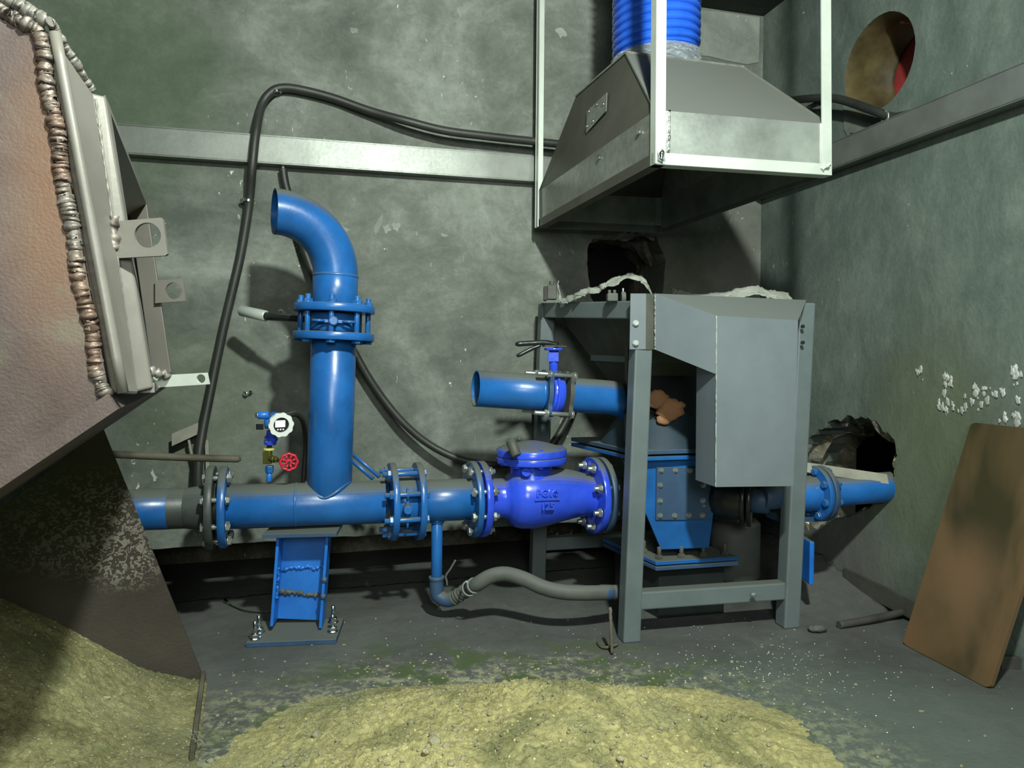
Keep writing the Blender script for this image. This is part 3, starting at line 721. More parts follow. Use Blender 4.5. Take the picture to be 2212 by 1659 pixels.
# ------------------------------------------------------------------ second inlet pipe with lever butterfly valve
q0 = at(1027, 839, 2.325); q1 = at(1336, 860, 2.475); QD = (q1-q0).normalized(); QL = (q1-q0).length
def qp(px):
    k = (px-1027)/(1336-1027.); k = k*(2.325/(2.325*(k)+2.475*(1-k))); return q0.lerp(q1, (px-1027)/309.*1.0)
ip = thing('short_pipe', 'open-ended blue pipe stub sticking out left of the stand above the check valve', 'pipe', q0)
m = MB(); r_ = .0595; Lp = (qp(1168)-q0).length
m.rev([(r_-.004, .0), (r_, .0), (r_, Lp)], q0, QD, 44); m.rev([(r_-.004, 0), (r_-.004, Lp)], q0, QD, 44); m.disc(q0+QD*Lp*.95, QD, r_-.004, 44, True)
m.build('pipe_body', 'blue', ip, fixn=False)
def lugflange(parent, c, mat):
    a, b, d = frame_of(QD); pts = []
    for i in range(64):
        t = 2*PI*i/64; r = .078+.020*max(0, math.cos(4*(t-PI/4)))**2; pts.append(c-d*.007+(a*math.cos(t)+b*math.sin(t))*r)
    m = MB(); m.poly(pts, d*.014); return m.build('flange', mat, parent, bevel=.0015)
lugflange(ip, qp(1170), 'bluedull')
MB().rev([(r_, 0), (r_+.005, .006), (r_+.001, -.004)][::-1], qp(1162), QD, 40).build('weld_seam', 'blue', ip)
ip2 = thing('short_pipe', 'blue pipe running from the lever valve into the pump casing behind the stand post', 'pipe', qp(1214))
lugflange(ip2, qp(1214), 'dirtygrey')
pts = [qp(1214), qp(1240), qp(1270), qp(1300), qp(1330)+Z*-.003, qp(1360)-Z*.02, qp(1385)-Z*.06, qp(1400)-Z*.12]
m = MB(); m.tube(crom(pts, 5), .0585, 36); m.build('pipe_body', 'blue', ip2)
bv = thing('lever_valve', 'ultramarine wafer butterfly valve with a black pistol-grip lever', 'valve', qp(1191))
m = MB(); m.cyl(qp(1191)-QD*.020, qp(1191)+QD*.020, .070, n=44, ch=.004); m.build('valve_body', 'ultra', bv)
m = MB(); m.ring(qp(1187), QD, .079, .060, .009, 44); m.build('body_rim', 'ultra', bv)
nb = qp(1191)+Z*.065; nt = nb+Z*.082
m = MB(); m.cyl(nb, nt, .0155, n=20); m.box(nb+Z*.058+V((-.002, -.004, 0)), (.034, .030, .030)); m.build('neck', 'ultra', bv)
m = MB(); m.cyl(nt-Z*.002, nt+Z*.006, .032, n=28); m.build('top_plate', 'ultra', bv)
ht = nt+Z*.010
m = MB(); dl_ = V((-.985, -.16, .02)).normalized(); sd_ = V((-dl_.y, dl_.x, 0)).normalized()
fan = [ht-dl_*.040+sd_*.02, ht-dl_*.046, ht-dl_*.040-sd_*.02, ht+dl_*.0-sd_*.030, ht+dl_*.035-sd_*.022, ht+dl_*.035+sd_*.022, ht+sd_*.030]
m.poly([p+Z*0 for p in fan], Z*.004); m.build('notch_plate', 'dirtygrey', bv)
m = MB(); m.tube(crom([ht-dl_*.015+Z*.006, ht+dl_*.03+Z*.013, ht+dl_*.07+Z*.011, ht+dl_*.13+Z*.006], 6), [.010]*6+[.0095]*6+[.009]*6+[.005], 10)
m.build('lever', 'blackm', bv)
m = MB(); m.tube(crom([ht+dl_*.045+Z*.004, ht+dl_*.075-Z*.008, ht+dl_*.125-Z*.034], 6), [.006]*6+[.007]*6+[.0045], 10); m.build('trigger', 'blackm', bv)
circ_bolts(bv, qp(1192), -QD, .090, 4, .5, -.040, .041, r=.0075, nut=.012, stick=.034)

# ------------------------------------------------------------------ the grey stand
FL = V((.362, 2.195, 0)); FRt = V((.898, 2.312, 0)); BL = V((.098, 2.80, 0)); BR = BL+(FRt-FL)
UF = (FRt-FL).normalized(); US = (BL-FL).normalized(); HT = HC+.178
st = thing('machine_stand', 'grey square-tube stand holding the hopper and pump', 'stand', FL)
SQ = .056; lean = V((.036, -.0, 0))
nF = V((UF.y, -UF.x, 0))
def post(p, top, name='leg', lean=lean):
    m = MB(); h = SQ/2; ax = (UF, -nF)
    b = [p+UF*sx*h-nF*sy*h for sx, sy in ((-1, -1), (1, -1), (1, 1), (-1, 1))]
    t = [q+Z*top+lean*(top/1.05) for q in b]; m.hexa(b, t); return m.build(name, 'grey', st, bevel=.005)
for p, tp_ in ((FL, HT), (FRt, HT), (BL, HC+.215), (BR, HC+.215)): post(p, tp_)
tf, tr_, tbl, tbr = FL+Z*(HT-.028)+lean, FRt+Z*(HT-.028)+lean, BL+Z*(HC+.187)+lean, BR+Z*(HC+.187)+lean
MB().bar(tf+US*.02, tbl-US*.02, .05, SQ, UF).build('top_rail', 'grey', st, bevel=.004)
MB().bar(tr_+US*.02, tbr-US*.02, .05, SQ, UF).build('top_rail', 'grey', st, bevel=.004)
MB().bar(tf+UF*.02, tr_-UF*.02, SQ, .05, Z).build('top_rail', 'grey', st, bevel=.004)
MB().bar(tbl+UF*.02, tbr-UF*.02, SQ, .05, Z).build('top_rail', 'grey', st, bevel=.004)
zr = at(1540, 1284, 2.25).z
MB().bar(V((FL.x, FL.y, zr+.002))+UF*.025+lean*.1, V((FRt.x, FRt.y, zr-.002))-UF*.025+lean*.1, .056, .045, Z).build('front_rail', 'grey', st, bevel=.005)
MB().bar(V((BL.x, BL.y, zr+.02))+UF*.025, V((BR.x, BR.y, zr+.02))-UF*.025, .05, .045, Z).build('rear_rail', 'grey', st, bevel=.004)
q = at(1628, 1285, 2.235); MB().sph(q, .008, 10, 6, (1.3, .6, 1)).build('weld_spatter', 'greyl', st)
# foot gusset at the right leg
# hopper inside
hz = HC+.165
hp_ = thing('hopper', 'dark dirty steel hopper narrowing down inside the grey stand', 'hopper', (FL+BR)/2+Z*.8)
t4 = [FL+lean+UF*.03+US*.03+Z*hz, FRt+lean-UF*.03+US*.03+Z*hz, BR+lean-UF*.03-US*.03+Z*(hz+.02), BL+lean+UF*.03-US*.03+Z*(hz+.02)]
hc = (FL+BR)/2+UF*-.02; b4 = [hc+UF*a_*.075+US*b_*.075+Z*(HC-.10) for a_, b_ in ((-1, -1), (1, -1), (1, 1), (-1, 1))]
m = MB(); m.add(t4+b4, [(0, 1, 5, 4), (1, 2, 6, 5), (2, 3, 7, 6), (3, 0, 4, 7)]); o = m.build('funnel', 'hopper', hp_, fixn=False)
sol = o.modifiers.new('s', 'SOLIDIFY'); sol.thickness = .006
mid = [t4[i].lerp(b4[i], .62) for i in range(4)]; m = MB()
for i in range(4): m.bar(mid[i], mid[(i+1) % 4], .014, .030)
m.build('rim_band', 'grey', hp_)

# pump / casing
pz = HC-.300
PP = FL+US*.13-UF*.0
pf = V((.405, 2.335, 0)); pU = UF; pS = US
pc = thing('pump_casing', 'blue box-shaped pump casing with a bolted cover plate inside the grey stand', 'pump', (FL+BR)/2+Z*.2)
def quad(o_, wu, ws, z): return [o_+Z*z, o_+pU*wu+Z*z, o_+pU*wu+pS*ws+Z*z, o_+pS*ws+Z*z]
fl0 = V((.400, 2.315, 0))
for k, (z_, t_) in enumerate(((HC-.312, .014), (HC-.332, .013))):
    m = MB(); m.hexa(quad(fl0, .44, .44, z_), quad(fl0, .44, .44, z_+t_)); m.build('top_flange', 'blue' if k else 'bluedull', pc, bevel=.002)
m = MB(); bt = quad(fl0+pU*.06+pS*.06, .32, .32, HC-.298); m2 = [ (sum(bt, V((0,0,0)))/4)+V((x, y, .20)) for x, y in ((-.07, -.07), (.07, -.07), (.07, .07), (-.07, .07))]
cc_ = sum(bt, V((0, 0, 0)))/4
m = MB(); m.rev([(.21, 0), (.17, .06), (.10, .15), (.075, .22)], V((cc_.x, cc_.y, HC-.299)), Z, 36); M['teal'] = paint('dark_teal_enamel', (.012, .03, .048), .6, dust=(.7, 1)); m.build('cone', 'teal', pc)
body_t = quad(fl0+pU*.005+pS*.03, .30, .36, HC-.335); body_b = quad(fl0+pU*.045+pS*.05, .25, .30, HC-.60)
ftop = at(1350, 1000, 2.36); 
body_t[0] = V((at(1345, 1000, 2.355).x, 2.355, HC-.335)); body_b[0] = at(1428, 1188, 2.375)
body_t[1] = at(1556, 1005, 2.40); body_b[1] = at(1532, 1186, 2.40); body_t[1].z = body_t[0].z; body_b[1].z = body_b[0].z
bk_ = V((.10, 1, 0)); body_t[2] = body_t[1]+bk_*.28; body_t[3] = body_t[0]+bk_*.28; body_b[2] = body_b[1]+bk_*.23; body_b[3] = body_b[0]+bk_*.23
m = MB(); m.hexa(body_b, body_t); m.build('body', 'blue', pc, bevel=.003)
# front plane of the body for the cover plate
nb_ = (body_t[1]-body_t[0]).cross(body_b[0]-body_t[0]).normalized()
if nb_.y > 0: nb_ = -nb_
def onbody(px, py, off=0):
    r = ray(px, py); O = V((0, 0, HC)); k = ((body_t[0]+nb_*off)-O).dot(nb_)/r.dot(nb_); return O+r*k
m = MB(); cpl = [onbody(*p) for p in ((1417, 1009), (1535, 1009), (1533, 1122), (1415, 1122))]; m.poly(cpl, nb_*.008); m.build('cover_plate', 'bluedull', pc, bevel=.001, label='darker blue bolted cover plate')
for px, py in ((1428, 1016), (1459, 1016), (1490, 1016), (1520, 1017), (1426, 1048), (1426, 1082), (1519, 1048), (1518, 1081), (1426, 1114), (1457, 1114), (1488, 1113), (1517, 1113)):
    q = onbody(px, py, .008); m = MB(); m.hexn(q, nb_, .0075, .007); m.cyl(q, q+nb_*.0095, .0045, n=10); m.cyl(q-nb_*.001, q+nb_*.0015, .0095, n=16); m.build('cover_bolt', 'zinc', pc)
bs = at(1417, 1222, 2.34); bs0 = V((bs.x, bs.y, 0))
for k, z_ in enumerate((bs.z, bs.z-.018)):
    m = MB(); m.hexa(quad(bs0, .30, .34, z_), quad(bs0, .30, .34, z_+.013)); m.build('base_flange', 'bluedull' if k else 'blue', pc, bevel=.002)
for fx, fs_ in ((.03, .03), (.11, .03), (.19, .03), (.27, .03), (.03, .12), (.03, .21)):
    q = bs0+pU*fx+pS*fs_+Z*(bs.z+.013); m = MB(); m.hexn(q, Z, .013, .012); m.cyl(q, q+Z*.04, .0075, n=12); m.build('base_bolt', 'dirtygrey', pc)
m = MB(); m.hexa(quad(bs0+pU*.03+pS*.03, .24, .28, .0), quad(bs0+pU*.03+pS*.03, .24, .28, bs.z-.02)); m.build('pedestal', 'blackm', pc, bevel=.004)
m = MB()
def blobf(p): return 1+.35*mn.noise(p*2.3)
rb = at(1424, 862, 2.36)
m.sph(at(1418, 862, 2.400), .040, 16, 10, (1.0, .45, .75), blobf); m.sph(at(1447, 885, 2.400), .042, 16, 10, (1.1, .4, .9), blobf); m.sph(at(1467, 876, 2.400), .022, 12, 8, (1, .5, .6), blobf)
m.sph(at(1436, 906, 2.400), .030, 14, 8, (.9, .4, .6), blobf)
tag(m.build('sealant_lump', 'rustblob'), 'rusty tan lump of dried sealant stuck above the blue pump casing', 'lump')
tag(MB().hexa(quad(fl0+pU*.03+pS*.10, .38, .02, HC-.298), quad(fl0+pU*.03+pS*.10, .38, .02, HC+.06)).build('backing_plate', 'blackm'), 'black upright plate behind the rusty lump in the stand', 'plate')

# coupling, drum
cpn = at(1588, 1076, 2.40)
ck = thing('coupling', 'black rounded iron coupling beside the blue casing under the grey guard', 'coupling', cpn)
cax = V((.93, -.36, 0)).normalized()
m = MB(); m.rev([(.0, -.085), (.045, -.083), (.068, -.06), (.078, -.02), (.080, .012), (.080, .018)], cpn, cax, 36); m.build('housing', 'blackm', ck)
ring_flange(ck, cpn+cax*.026, cax, .092, .02, .014, 'blackm'); ring_flange(ck, cpn+cax*.046, cax, .092, .02, .014, 'blackm')
m = MB(); m.cyl(cpn+cax*.05, cpn+cax*.11, .045, n=30); m.build('shaft_cover', 'bluedull', ck)
for t in (-.9, -.2, .5, 1.2):
    a_, b_, d_ = frame_of(cax); q = cpn+cax*.019+(a_*math.cos(t*1.3+2)+b_*math.sin(t*1.3+2))*.082; MB().hexn(q, -cax, .009, .008).build('bolt', 'blackm', ck)
dq = at(1588, 1150, 2.60)
tag(MB().cyl(V((dq.x, dq.y, .07)), V((dq.x, dq.y, dq.z+.05)), .088, n=40).build('drum', 'hose'), 'plain grey drum on the floor below the black coupling', 'drum')
# guard
gd = thing('chute_guard', 'smooth grey sheet metal guard box bolted on the front of the stand', 'guard', FL+Z*.5)
G0 = at(1548, 682, 2.052); G1_ = at(1546, 1052, 2.052); G2 = at(1724, 692, 2.108); G3 = at(1714, 1050, 2.108)
dep = -nF*.13; dep = V((-.213, .977, 0))*.125
m = MB(); m.poly([G0, G1_, G3, G2], dep.normalized()*.003); m.build('front_panel', 'greyl', gd)
sidebot = at(1509, 1044, 2.16)
m = MB(); m.poly([at(1548, 690, 2.052), G1_, G1_+dep, V((G1_.x, G1_.y, G0.z))+dep], V((.003, 0, 0))); m.build('side_panel', 'greyl', gd)
m = MB(); m.poly([G2, G3, G3+dep*1.2, G2+dep*1.2], V((-.003, 0, 0))); m.build('side_panel', 'greyl', gd)
K0 = at(1415, 634, 2.160); K1 = at(1415, 755, 2.160); K2 = at(1546, 808, 2.052)
m = MB(); m.add([K0, K1, K2, G0], [(0, 1, 2), (0, 2, 3)]); o = m.build('slanted_panel', 'greyl', gd, fixn=False); o.modifiers.new('s', 'SOLIDIFY').thickness = .003
K4 = at(1742, 648, 2.285)
m = MB(); m.add([K0, G0, G2, K4], [(0, 1, 2), (0, 2, 3)]); o = m.build('top_panel', 'greyl', gd, fixn=False); o.modifiers.new('s', 'SOLIDIFY').thickness = .003
Ka = at(1362, 634, 2.158); Kb = at(1360, 755, 2.158); Kc = at(1395, 755, 2.164); Kd = at(1396, 634, 2.164)
m = MB(); m.poly([Ka, Kb, Kc, Kd], V((0, .004, 0))); m.build('bracket_plate', 'greyl', gd, bevel=.001)
m = MB(); m.poly([Kd, Kc, K1+V((0, .012, 0)), K0+V((0, .012, 0))], V((0, .004, 0))); m.build('bracket_fold', 'dirtygrey', gd, label='darker folded strip of the bracket')
for px, py in ((1373, 698), (1373, 741)):
    q = at(px, py, 2.157); m = MB(); m.cyl(q+V((0, .004, 0)), q-V((0, .003, 0)), .010, n=20); m.hexn(q-V((0, .002, 0)), (0, -1, 0), .0075, .007); m.build('bracket_bolt', 'zinc', gd)
rpl = [at(1722, 655, 2.262), at(1716, 1048, 2.262), at(1722, 1048, 2.262), at(1737, 655, 2.262)]
for px, py in ((1735, 705), (1735, 740)):
    q = at(px, py, 2.255); MB().cyl(q+V((0, .006, 0)), q, .006, n=14).build('bracket_bolt', 'blackm', gd)
for pa, pb in ((G0, G1_), (K0, K1)):
    random.seed(12); n_ = 60; m = MB(); m.tube([pa.lerp(pb, i/n_)+V((-.0006, -.0012, 0)) for i in range(n_+1)], [random.choice((.0004, .0009, .0012, .0015)) for i in range(n_+1)], 6); m.build('weld_seam', 'pale', gd, label='thin bright weld line')
# edge spatter of bright weld along guard
m = MB(); random.seed(5)
for i in range(26):
    k = random.random(); p = G0.lerp(G1_, k) if i % 2 else at(1415, 634+121*k, 2.158); m.sph(p+V((0, -.001, 0)), random.uniform(.0009, .0018), 6, 4)
m.build('weld_spatter', 'chrome', gd)

# right outlet through the wall
r0 = at(1700, 1072, 2.36); r1 = r0+U*.16
rx = thing('discharge_pipe', 'blue flanged pipe passing right through the broken wall opening', 'pipe', r0)
fcn = at(1756, 1066, 2.40)
m = MB(); m.rev([(.0, -.115), (.035, -.105), (.055, -.07), (.060, -.02), (.062, 0)], fcn, U, 36); m.build('end_housing', 'blue', rx)
ring_flange(rx, fcn+U*.004, U, .094, .03, .018, 'blue'); ring_flange(rx, fcn+U*.026, U, .094, .03, .018, 'bluedull')
circ_bolts(rx, fcn+U*.015, U, .078, 8, .3, -.022, .024, r=.007, mat='blue', stick=.006)
MB().cyl(fcn+U*.02+Z*.004, fcn+U*.62+Z*.012-NN*.0, .052, n=40).build('pipe_body', 'blue', rx)
MB().cyl(fcn-U*.20, fcn-U*.1, .045, n=30).build('pipe_body', 'bluedull', rx)
m = MB(); pl0 = at(1745, 1000, 2.40); m.bar(at(1738, 1010, 2.40), at(1916, 1036, 2.435), .036, .010, V((0, .5, .85)))
tag(m.build('wood_strip', 'wood'), 'thin grey wooden strip lying on top of the blue discharge pipe', 'strip')
m = MB(); m.poly([at(1690, 1118, 2.36), at(1784, 1118, 2.40), at(1784, 1126, 2.40), at(1690, 1130, 2.36)], V((-.02, .10, 0))); 
tag(m.build('support_plate', 'bluedull'), 'small dull blue plate under the discharge pipe flange', 'plate')
m = MB(); m.box(at(1741, 1208, 2.42), (.016, .10, .145)); tag(m.build('blue_plate', 'bluebright', bevel=.004), 'bright blue upright plate just right of the stand leg', 'plate')

# things on top of the stand
def sack(name, label, path, wd, seed, th=.002, cast=0):
    random.seed(seed); P = crom(path, 8); m = MB(); n = len(P); W = 10; vs = []; fs = []
    for i, p in enumerate(P):
        for j in range(W+1):
            v = j/W; q = p+wd*v+V((0, .018, .010))*mn.noise(V((i*.21, v*3, seed)))
            vs.append(q+V((.01*mn.noise(V((i*.3, v*2, seed+5))), 0, .006*mn.noise(V((i*.9, v*7, seed+2))))))
    for i in range(n-1):
        for j in range(W): fs.append((i*(W+1)+j, (i+1)*(W+1)+j, (i+1)*(W+1)+j+1, i*(W+1)+j+1))
    m.add(vs, fs, True); o = m.build(name, 'cloth', fixn=False); o.modifiers.new('s', 'SOLIDIFY').thickness = th; return tag(o, label, 'sack')
sack('sack', 'frayed woven sack arching over the left top of the grey stand', [at(1206, 604, 2.66), at(1210, 640, 2.60), at(1228, 642, 2.55), at(1256, 628, 2.5), at(1290, 618, 2.45), at(1322, 604, 2.40), at(1360, 590, 2.36), at(1392, 606, 2.33), at(1410, 640, 2.32)], V((.0, -.03, -.022)), 2)
sack('sack', 'crumpled pale woven sack lying on the right top of the grey stand', [at(1448, 618, 2.62), at(1480, 632, 2.55), at(1540, 634, 2.50), at(1580, 628, 2.48), at(1625, 618, 2.46), at(1655, 626, 2.46), at(1680, 630, 2.46), at(1700, 632, 2.48)], V((.0, -.05, -.035)), 9)
m = MB(); p = at(1192, 632, 2.66)
bk = thing('bearing_block', 'dusty bolted block on the far left corner of the stand top', 'block', p-Z*.03)
m = MB(); m.box(p, (.035, .04, .052)); m.build('body', 'dirtygrey', bk, bevel=.003); m = MB(); m.cyl(p+Z*.02, p+Z*.042, .010, n=14); m.cyl(p+Z*.0+V((.01, 0, 0)), p+Z*.036+V((.01, 0, 0)), .006); m.build('bolt', 'dirtygrey', bk)
MB().box(p+V((-.024, 0, -.004)), (.012, .05, .05)).build('end_plate', 'darkwood', bk)
p = at(1322, 643, 2.28); bk = thing('bearing_block', 'dusty bearing block beside the bracket plate on the stand top', 'block', p-Z*.015)
m = MB(); m.box(p, (.034, .04, .026)); m.build('body', 'hose', bk, bevel=.004)
for dx in (-.008, .008): MB().cyl(p+V((dx, 0, .012)), p+V((dx, 0, .024)), .005, n=12).build('bolt', 'hose', bk)
m = MB(); m.cyl(p+V((.028, -.004, 0)), p+V((.042, -.004, 0)), .018, n=24); m.build('ring', 'hose', bk)
MB().cyl(p+V((.035, 0, .01)), p+V((.035, 0, .030)), .003, n=10).build('grease_nipple', 'zinc', bk)

# ------------------------------------------------------------------ extraction hood
hB, hz0 = V((.376, 1.90, 0)), HC+.525
hU = V((.976, .22, 0)).normalized(); hN = V((-.285, .958, 0)).normalized()
HW, HD = .512, .955
hA = hB+hN*HD; hC = hB+hU*HW; hDp = hA+hU*HW
hd_ = thing('extraction_hood', 'galvanised extraction hood hanging in an angle-iron frame over the stand', 'hood', hB+Z*hz0)
bh = .125
T1 = at(1353, 114, 2.151); T2 = at(1606, 145, 2.257); T3 = at(1245, 207, 2.501)
T4 = T2+(T3-T1); ztop = (T1.z+T2.z+T3.z)/3
for q in (T1, T2, T3, T4): q.z = ztop
bot = [hB, hC, hDp, hA]; b0_ = [p+Z*hz0 for p in bot]; b1_ = [p+Z*(hz0+bh) for p in bot]; tt = [T1, T2, T4, T3]
def face_(name, pts, mat, lab=None):
    m = MB(); m.add(pts, [(0, 1, 2, 3)]); o = m.build(name, mat, hd_, fixn=False, label=lab); s_ = o.modifiers.new('s', 'SOLIDIFY'); s_.thickness = .0018; s_.offset = 0; return o
nm = ['front', 'right', 'rear', 'left']
for i in range(4):
    j = (i+1) % 4; mt = 'galv' if i in (0, 1) else 'sheetdark'  # left and rear sheets darker, the hood's shaded sides put into material
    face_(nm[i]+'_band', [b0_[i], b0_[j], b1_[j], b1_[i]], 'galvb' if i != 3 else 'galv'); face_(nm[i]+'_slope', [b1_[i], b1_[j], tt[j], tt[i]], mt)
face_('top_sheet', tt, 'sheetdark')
m = MB(); sq = lambda a, b: m.bar(a, b, .009, .006)
for i in range(4): sq(tt[i], tt[(i+1) % 4])
sq(b1_[0], tt[0]); sq(b1_[1]+Z*.0, tt[1]); m.build('folded_seam', 'galv', hd_)
# rivetted patch on the left slope
nl = (b1_[0]-b1_[3]).cross(tt[3]-b1_[3]).normalized()
if nl.x > 0: nl = -nl
def onleft(px, py, off=0, o_=None, n_=None):
    r = ray(px, py); O = V((0, 0, HC)); n_ = n_ or nl; o_ = o_ or b1_[0]; k = ((o_+n_*off)-O).dot(n_)/r.dot(n_); return O+r*k
m = MB(); m.poly([onleft(*p) for p in ((1312, 200), (1310, 240), (1267, 288), (1269, 240))], nl*.002); m.build('patch_plate', 'galv', hd_, label='small riveted patch plate')
for px, py in ((1303, 225), (1289, 226), (1272, 241), (1281, 262), (1268, 273)):
    q = onleft(px, py, .002); MB().sph(q, .005, 10, 6).build('rivet', 'chrome', hd_)
nb2 = (b0_[0]-b0_[3]).cross(Z).normalized()
if nb2.x > 0: nb2 = -nb2
for px, py in ((1382, 285), (1295, 340)):
    q = onleft(px, py, .002, b0_[0], nb2); MB().hexn(q, nb2, .007, .006).build('screw', 'chrome', hd_)
# angle iron frame
hf = thing('hanging_frame', 'pale welded angle-iron frame hanging from the ceiling around the hood', 'frame', hB+Z*hz0)
def angle_post(px_t, py_t, p, w1, d1, d2, top=CEIL+0.0, mat='pale', name='hanger'):
    m = MB(); t = .004; q = p.copy(); b = V((q.x, q.y, hz0-.016)); tt_ = V((q.x, q.y, top))
    e = V(px_t) if px_t is not None else V((0, 0, 0)); tt_ += e
    m.bar(b+d1*w1/2, tt_+d1*w1/2, w1, t, d1); m.bar(b+d2*w1/2, tt_+d2*w1/2, w1, t, d2); return m.build(name, mat, hf)
out = .004
angle_post(None, 0, hB-hN*out-hU*.004, .029, hU, hN*.5)
angle_post((-.02, 0, 0), 0, hC-hN*out+hU*.010, .030, -hU, hN)
angle_post((.008, 0, 0), 0, hA-hU*.012+hN*.0, .030, -hN, hU*.8)
angle_post(None, 0, hDp+hU*.006, .030, -hU, -hN)
m = MB(); zb = hz0+.0
for a_, b_, nrm in ((hB-hU*.004, hC+hU*.010, hN), ):
    m.bar(a_+Z*(zb-.001)-nrm*out, b_+Z*(zb-.001)-nrm*out, .004, .030, nrm); m.bar(a_+Z*(zb-.015)+nrm*.011, b_+Z*(zb-.015)+nrm*.011, .030, .004, nrm)
m.build('bottom_rail', 'pale', hf)
m = MB(); m.bar(hB+Z*(zb-.001)-hU*.004, hA+Z*(zb-.001)-hU*.004, .004, .030, hU); m.bar(hB+Z*(zb-.015)+hU*.011, hA+Z*(zb-.015)+hU*.011, .030, .004, hU); m.build('bottom_rail', 'sheetdark', hf, label='darker brown bottom rail')  # left rail takes the same shaded tone as the hood's left side
m = MB(); m.bar(hC+Z*(zb-.001)+hU*.004, hDp+Z*(zb-.001)+hU*.004, .004, .030, hU); m.build('bottom_rail', 'steel', hf)
m = MB(); m.bar(hDp+Z*(zb-.001), hA+Z*(zb-.001), .030, .004, Z); m.build('bottom_rail', 'steel', hf)
rough_bead(hB+V((.012, -.010, 0))+Z*(hz0-.005), hB+V((.016, -.010, 0))+Z*(hz0+.020), .007, 8, .003, 8).build('weld_seam', 'chrome', hf)
rough_bead(hC+V((-.02, -.012, 0))+Z*(hz0-.002), hC+V((.0, -.012, 0))+Z*(hz0+.010), .006, 8, .003, 9).build('weld_seam', 'pale', hf)
rough_bead(hB+hU*.034-hN*.006+Z*(hz0+.02), hB+hU*.036-hN*.004+Z*(hz0+.125), .0035, 20, .0015, 9).build('weld_seam', 'chrome', hf)
# duct
dcx = at(1417, 100, 2.39); dct = thing('flexible_duct', 'blue corrugated flexible duct rising from the hood into the ceiling', 'duct', V((dcx.x, dcx.y, ztop)))
m = MB(); path = []; rad = []; zz = ztop-.002; random.seed(3); o_ = V((dcx.x, dcx.y, 0)); z_ = zz
tops = []
while z_ < CEIL+.05:
    pitch = .011 if z_ < zz+.085 else random.choice((.012, .022, .026)) if z_ < zz+.13 else .027
    for k in range(10):
        t = k/10; path.append((z_+pitch*t)); rad.append(.128+(.002+.5*pitch)*math.sin(PI*t)**.5)
    z_ += pitch
n = 48; vs_ = []
for i, (h, r) in enumerate(zip(path, rad)):
    for k in range(n):
        t = 2*PI*k/n; tilt = .10*min(1, (h-zz)/.1); vs_.append(o_+V((math.cos(t)*r, math.sin(t)*r, h+tilt*r*math.cos(t-.6))))
m.add(vs_, [(i*n+k, i*n+(k+1) % n, (i+1)*n+(k+1) % n, (i+1)*n+k) for i in range(len(path)-1) for k in range(n)], True); m.build('duct_hose', 'duct', dct, fixn=False)
m = MB(); ff = []
for i in range(14):
    h = zz+.002+.075*i/13; ff.append([o_+V((math.cos(2*PI*k/64)*(.1475+.003*mn.noise(V((k*.6, i*.4, 1)))+.004*(1-i/13)), math.sin(2*PI*k/64)*(.1475+.003*mn.noise(V((k*.6, i*.4, 2)))+.004*(1-i/13)), h+.006*math.cos(2*PI*k/64))) for k in range(64)])
m.add([p for r in ff for p in r], [(i*64+k, i*64+(k+1) % 64, (i+1)*64+(k+1) % 64, (i+1)*64+k) for i in range(13) for k in range(64)], True); m.build('plastic_wrap', 'film', dct, fixn=False, label='clear stretch film wrapped round the foot')

# ------------------------------------------------------------------ hoses on the walls
ho = thing('air_hose', 'long black hose looping over the back wall rail and down the left', 'hose', onfar(600, 190, .05))
pp = [(1330, 318, .07), (1230, 313, .075), (1140, 304, .075), (1050, 294, .075), (960, 282, .075), (880, 262, .07), (800, 240, .04), (720, 212, .03), (650, 194, .03), (610, 190, .03), (585, 200, .03), (565, 228, .035), (553, 285, .075), (545, 360, .08), (538, 440, .04),
      (522, 540, .03), (504, 620, .03), (485, 700, .03), (468, 780, .035), (452, 860, .05), (438, 930, .07), (430, 985, .09), (428, 1035, .10), (430, 1090, .10)]
m = MB(); m.tube(crom([onfar(*p) for p in pp], 8), .0155, 16); m.build('hose_body', 'black', ho)
for (px, py, of), (qx, qy) in (((597, 199, .030), (3, 10)), ((536, 434, .042), (-2, 12))):
    c = onfar(px, py, of); m = MB(); ax_ = (onfar(px+qx, py+qy, of)-c).normalized(); m.ring(c, ax_, .0180, .0150, .011, 24); m.build('hose_clamp', 'chrome', ho)
c = onfar(524, 434, .030); m = MB(); m.cyl(c+V((0, .02, 0)), c-V((0, .006, 0)), .008, n=14); m.build('clamp_screw', 'chrome', ho)
c = onfar(593, 190, .03); m = MB(); m.cyl(c+V((0, .02, 0)), c-V((0, .012, 0)), .005, n=12); m.build('clamp_screw', 'chrome', ho)
def ribbed(path, r, pitch=.006, n=14):
    P = crom(path, 60); out_ = [P[0]]; acc = 0
    for a, b in zip(P, P[1:]):
        acc += (b-a).length
        if acc >= pitch/2: out_.append(b); acc = 0
    return MB().tube(out_, [r*(1 if i % 2 else .88) for i in range(len(out_))], n)
cdt = thing('conduit_hose', 'black ribbed conduit passing behind the elbow and sagging to the check valve', 'hose', onfar(620, 400, .04))
pp = [(611, 364, .03), (616, 395, .03), (626, 432, .035), (645, 500, .05), (680, 600, .06), (725, 690, .06), (765, 760, .06), (790, 805, .06), (825, 858, .06), (870, 912, .07), (920, 955, .08), (975, 985, .10), (1030, 1000, .12), (1090, 1003, .13), (1150, 990, .13), (1190, 962, .13), (1215, 925, .12), (1235, 885, .12), (1250, 845, .14)]
ribbed([onfar(*p) for p in pp], .0155).build('hose_body', 'black', cdt)
MB().cyl(onfar(611, 366, .03), onfar(613, 352, .02), .005, n=10).build('wire_end', 'pale', cdt)
o = thing('air_hose', 'thick black hose bridging from the hood along the right wall rail', 'hose', onright(1900, 240, .05))
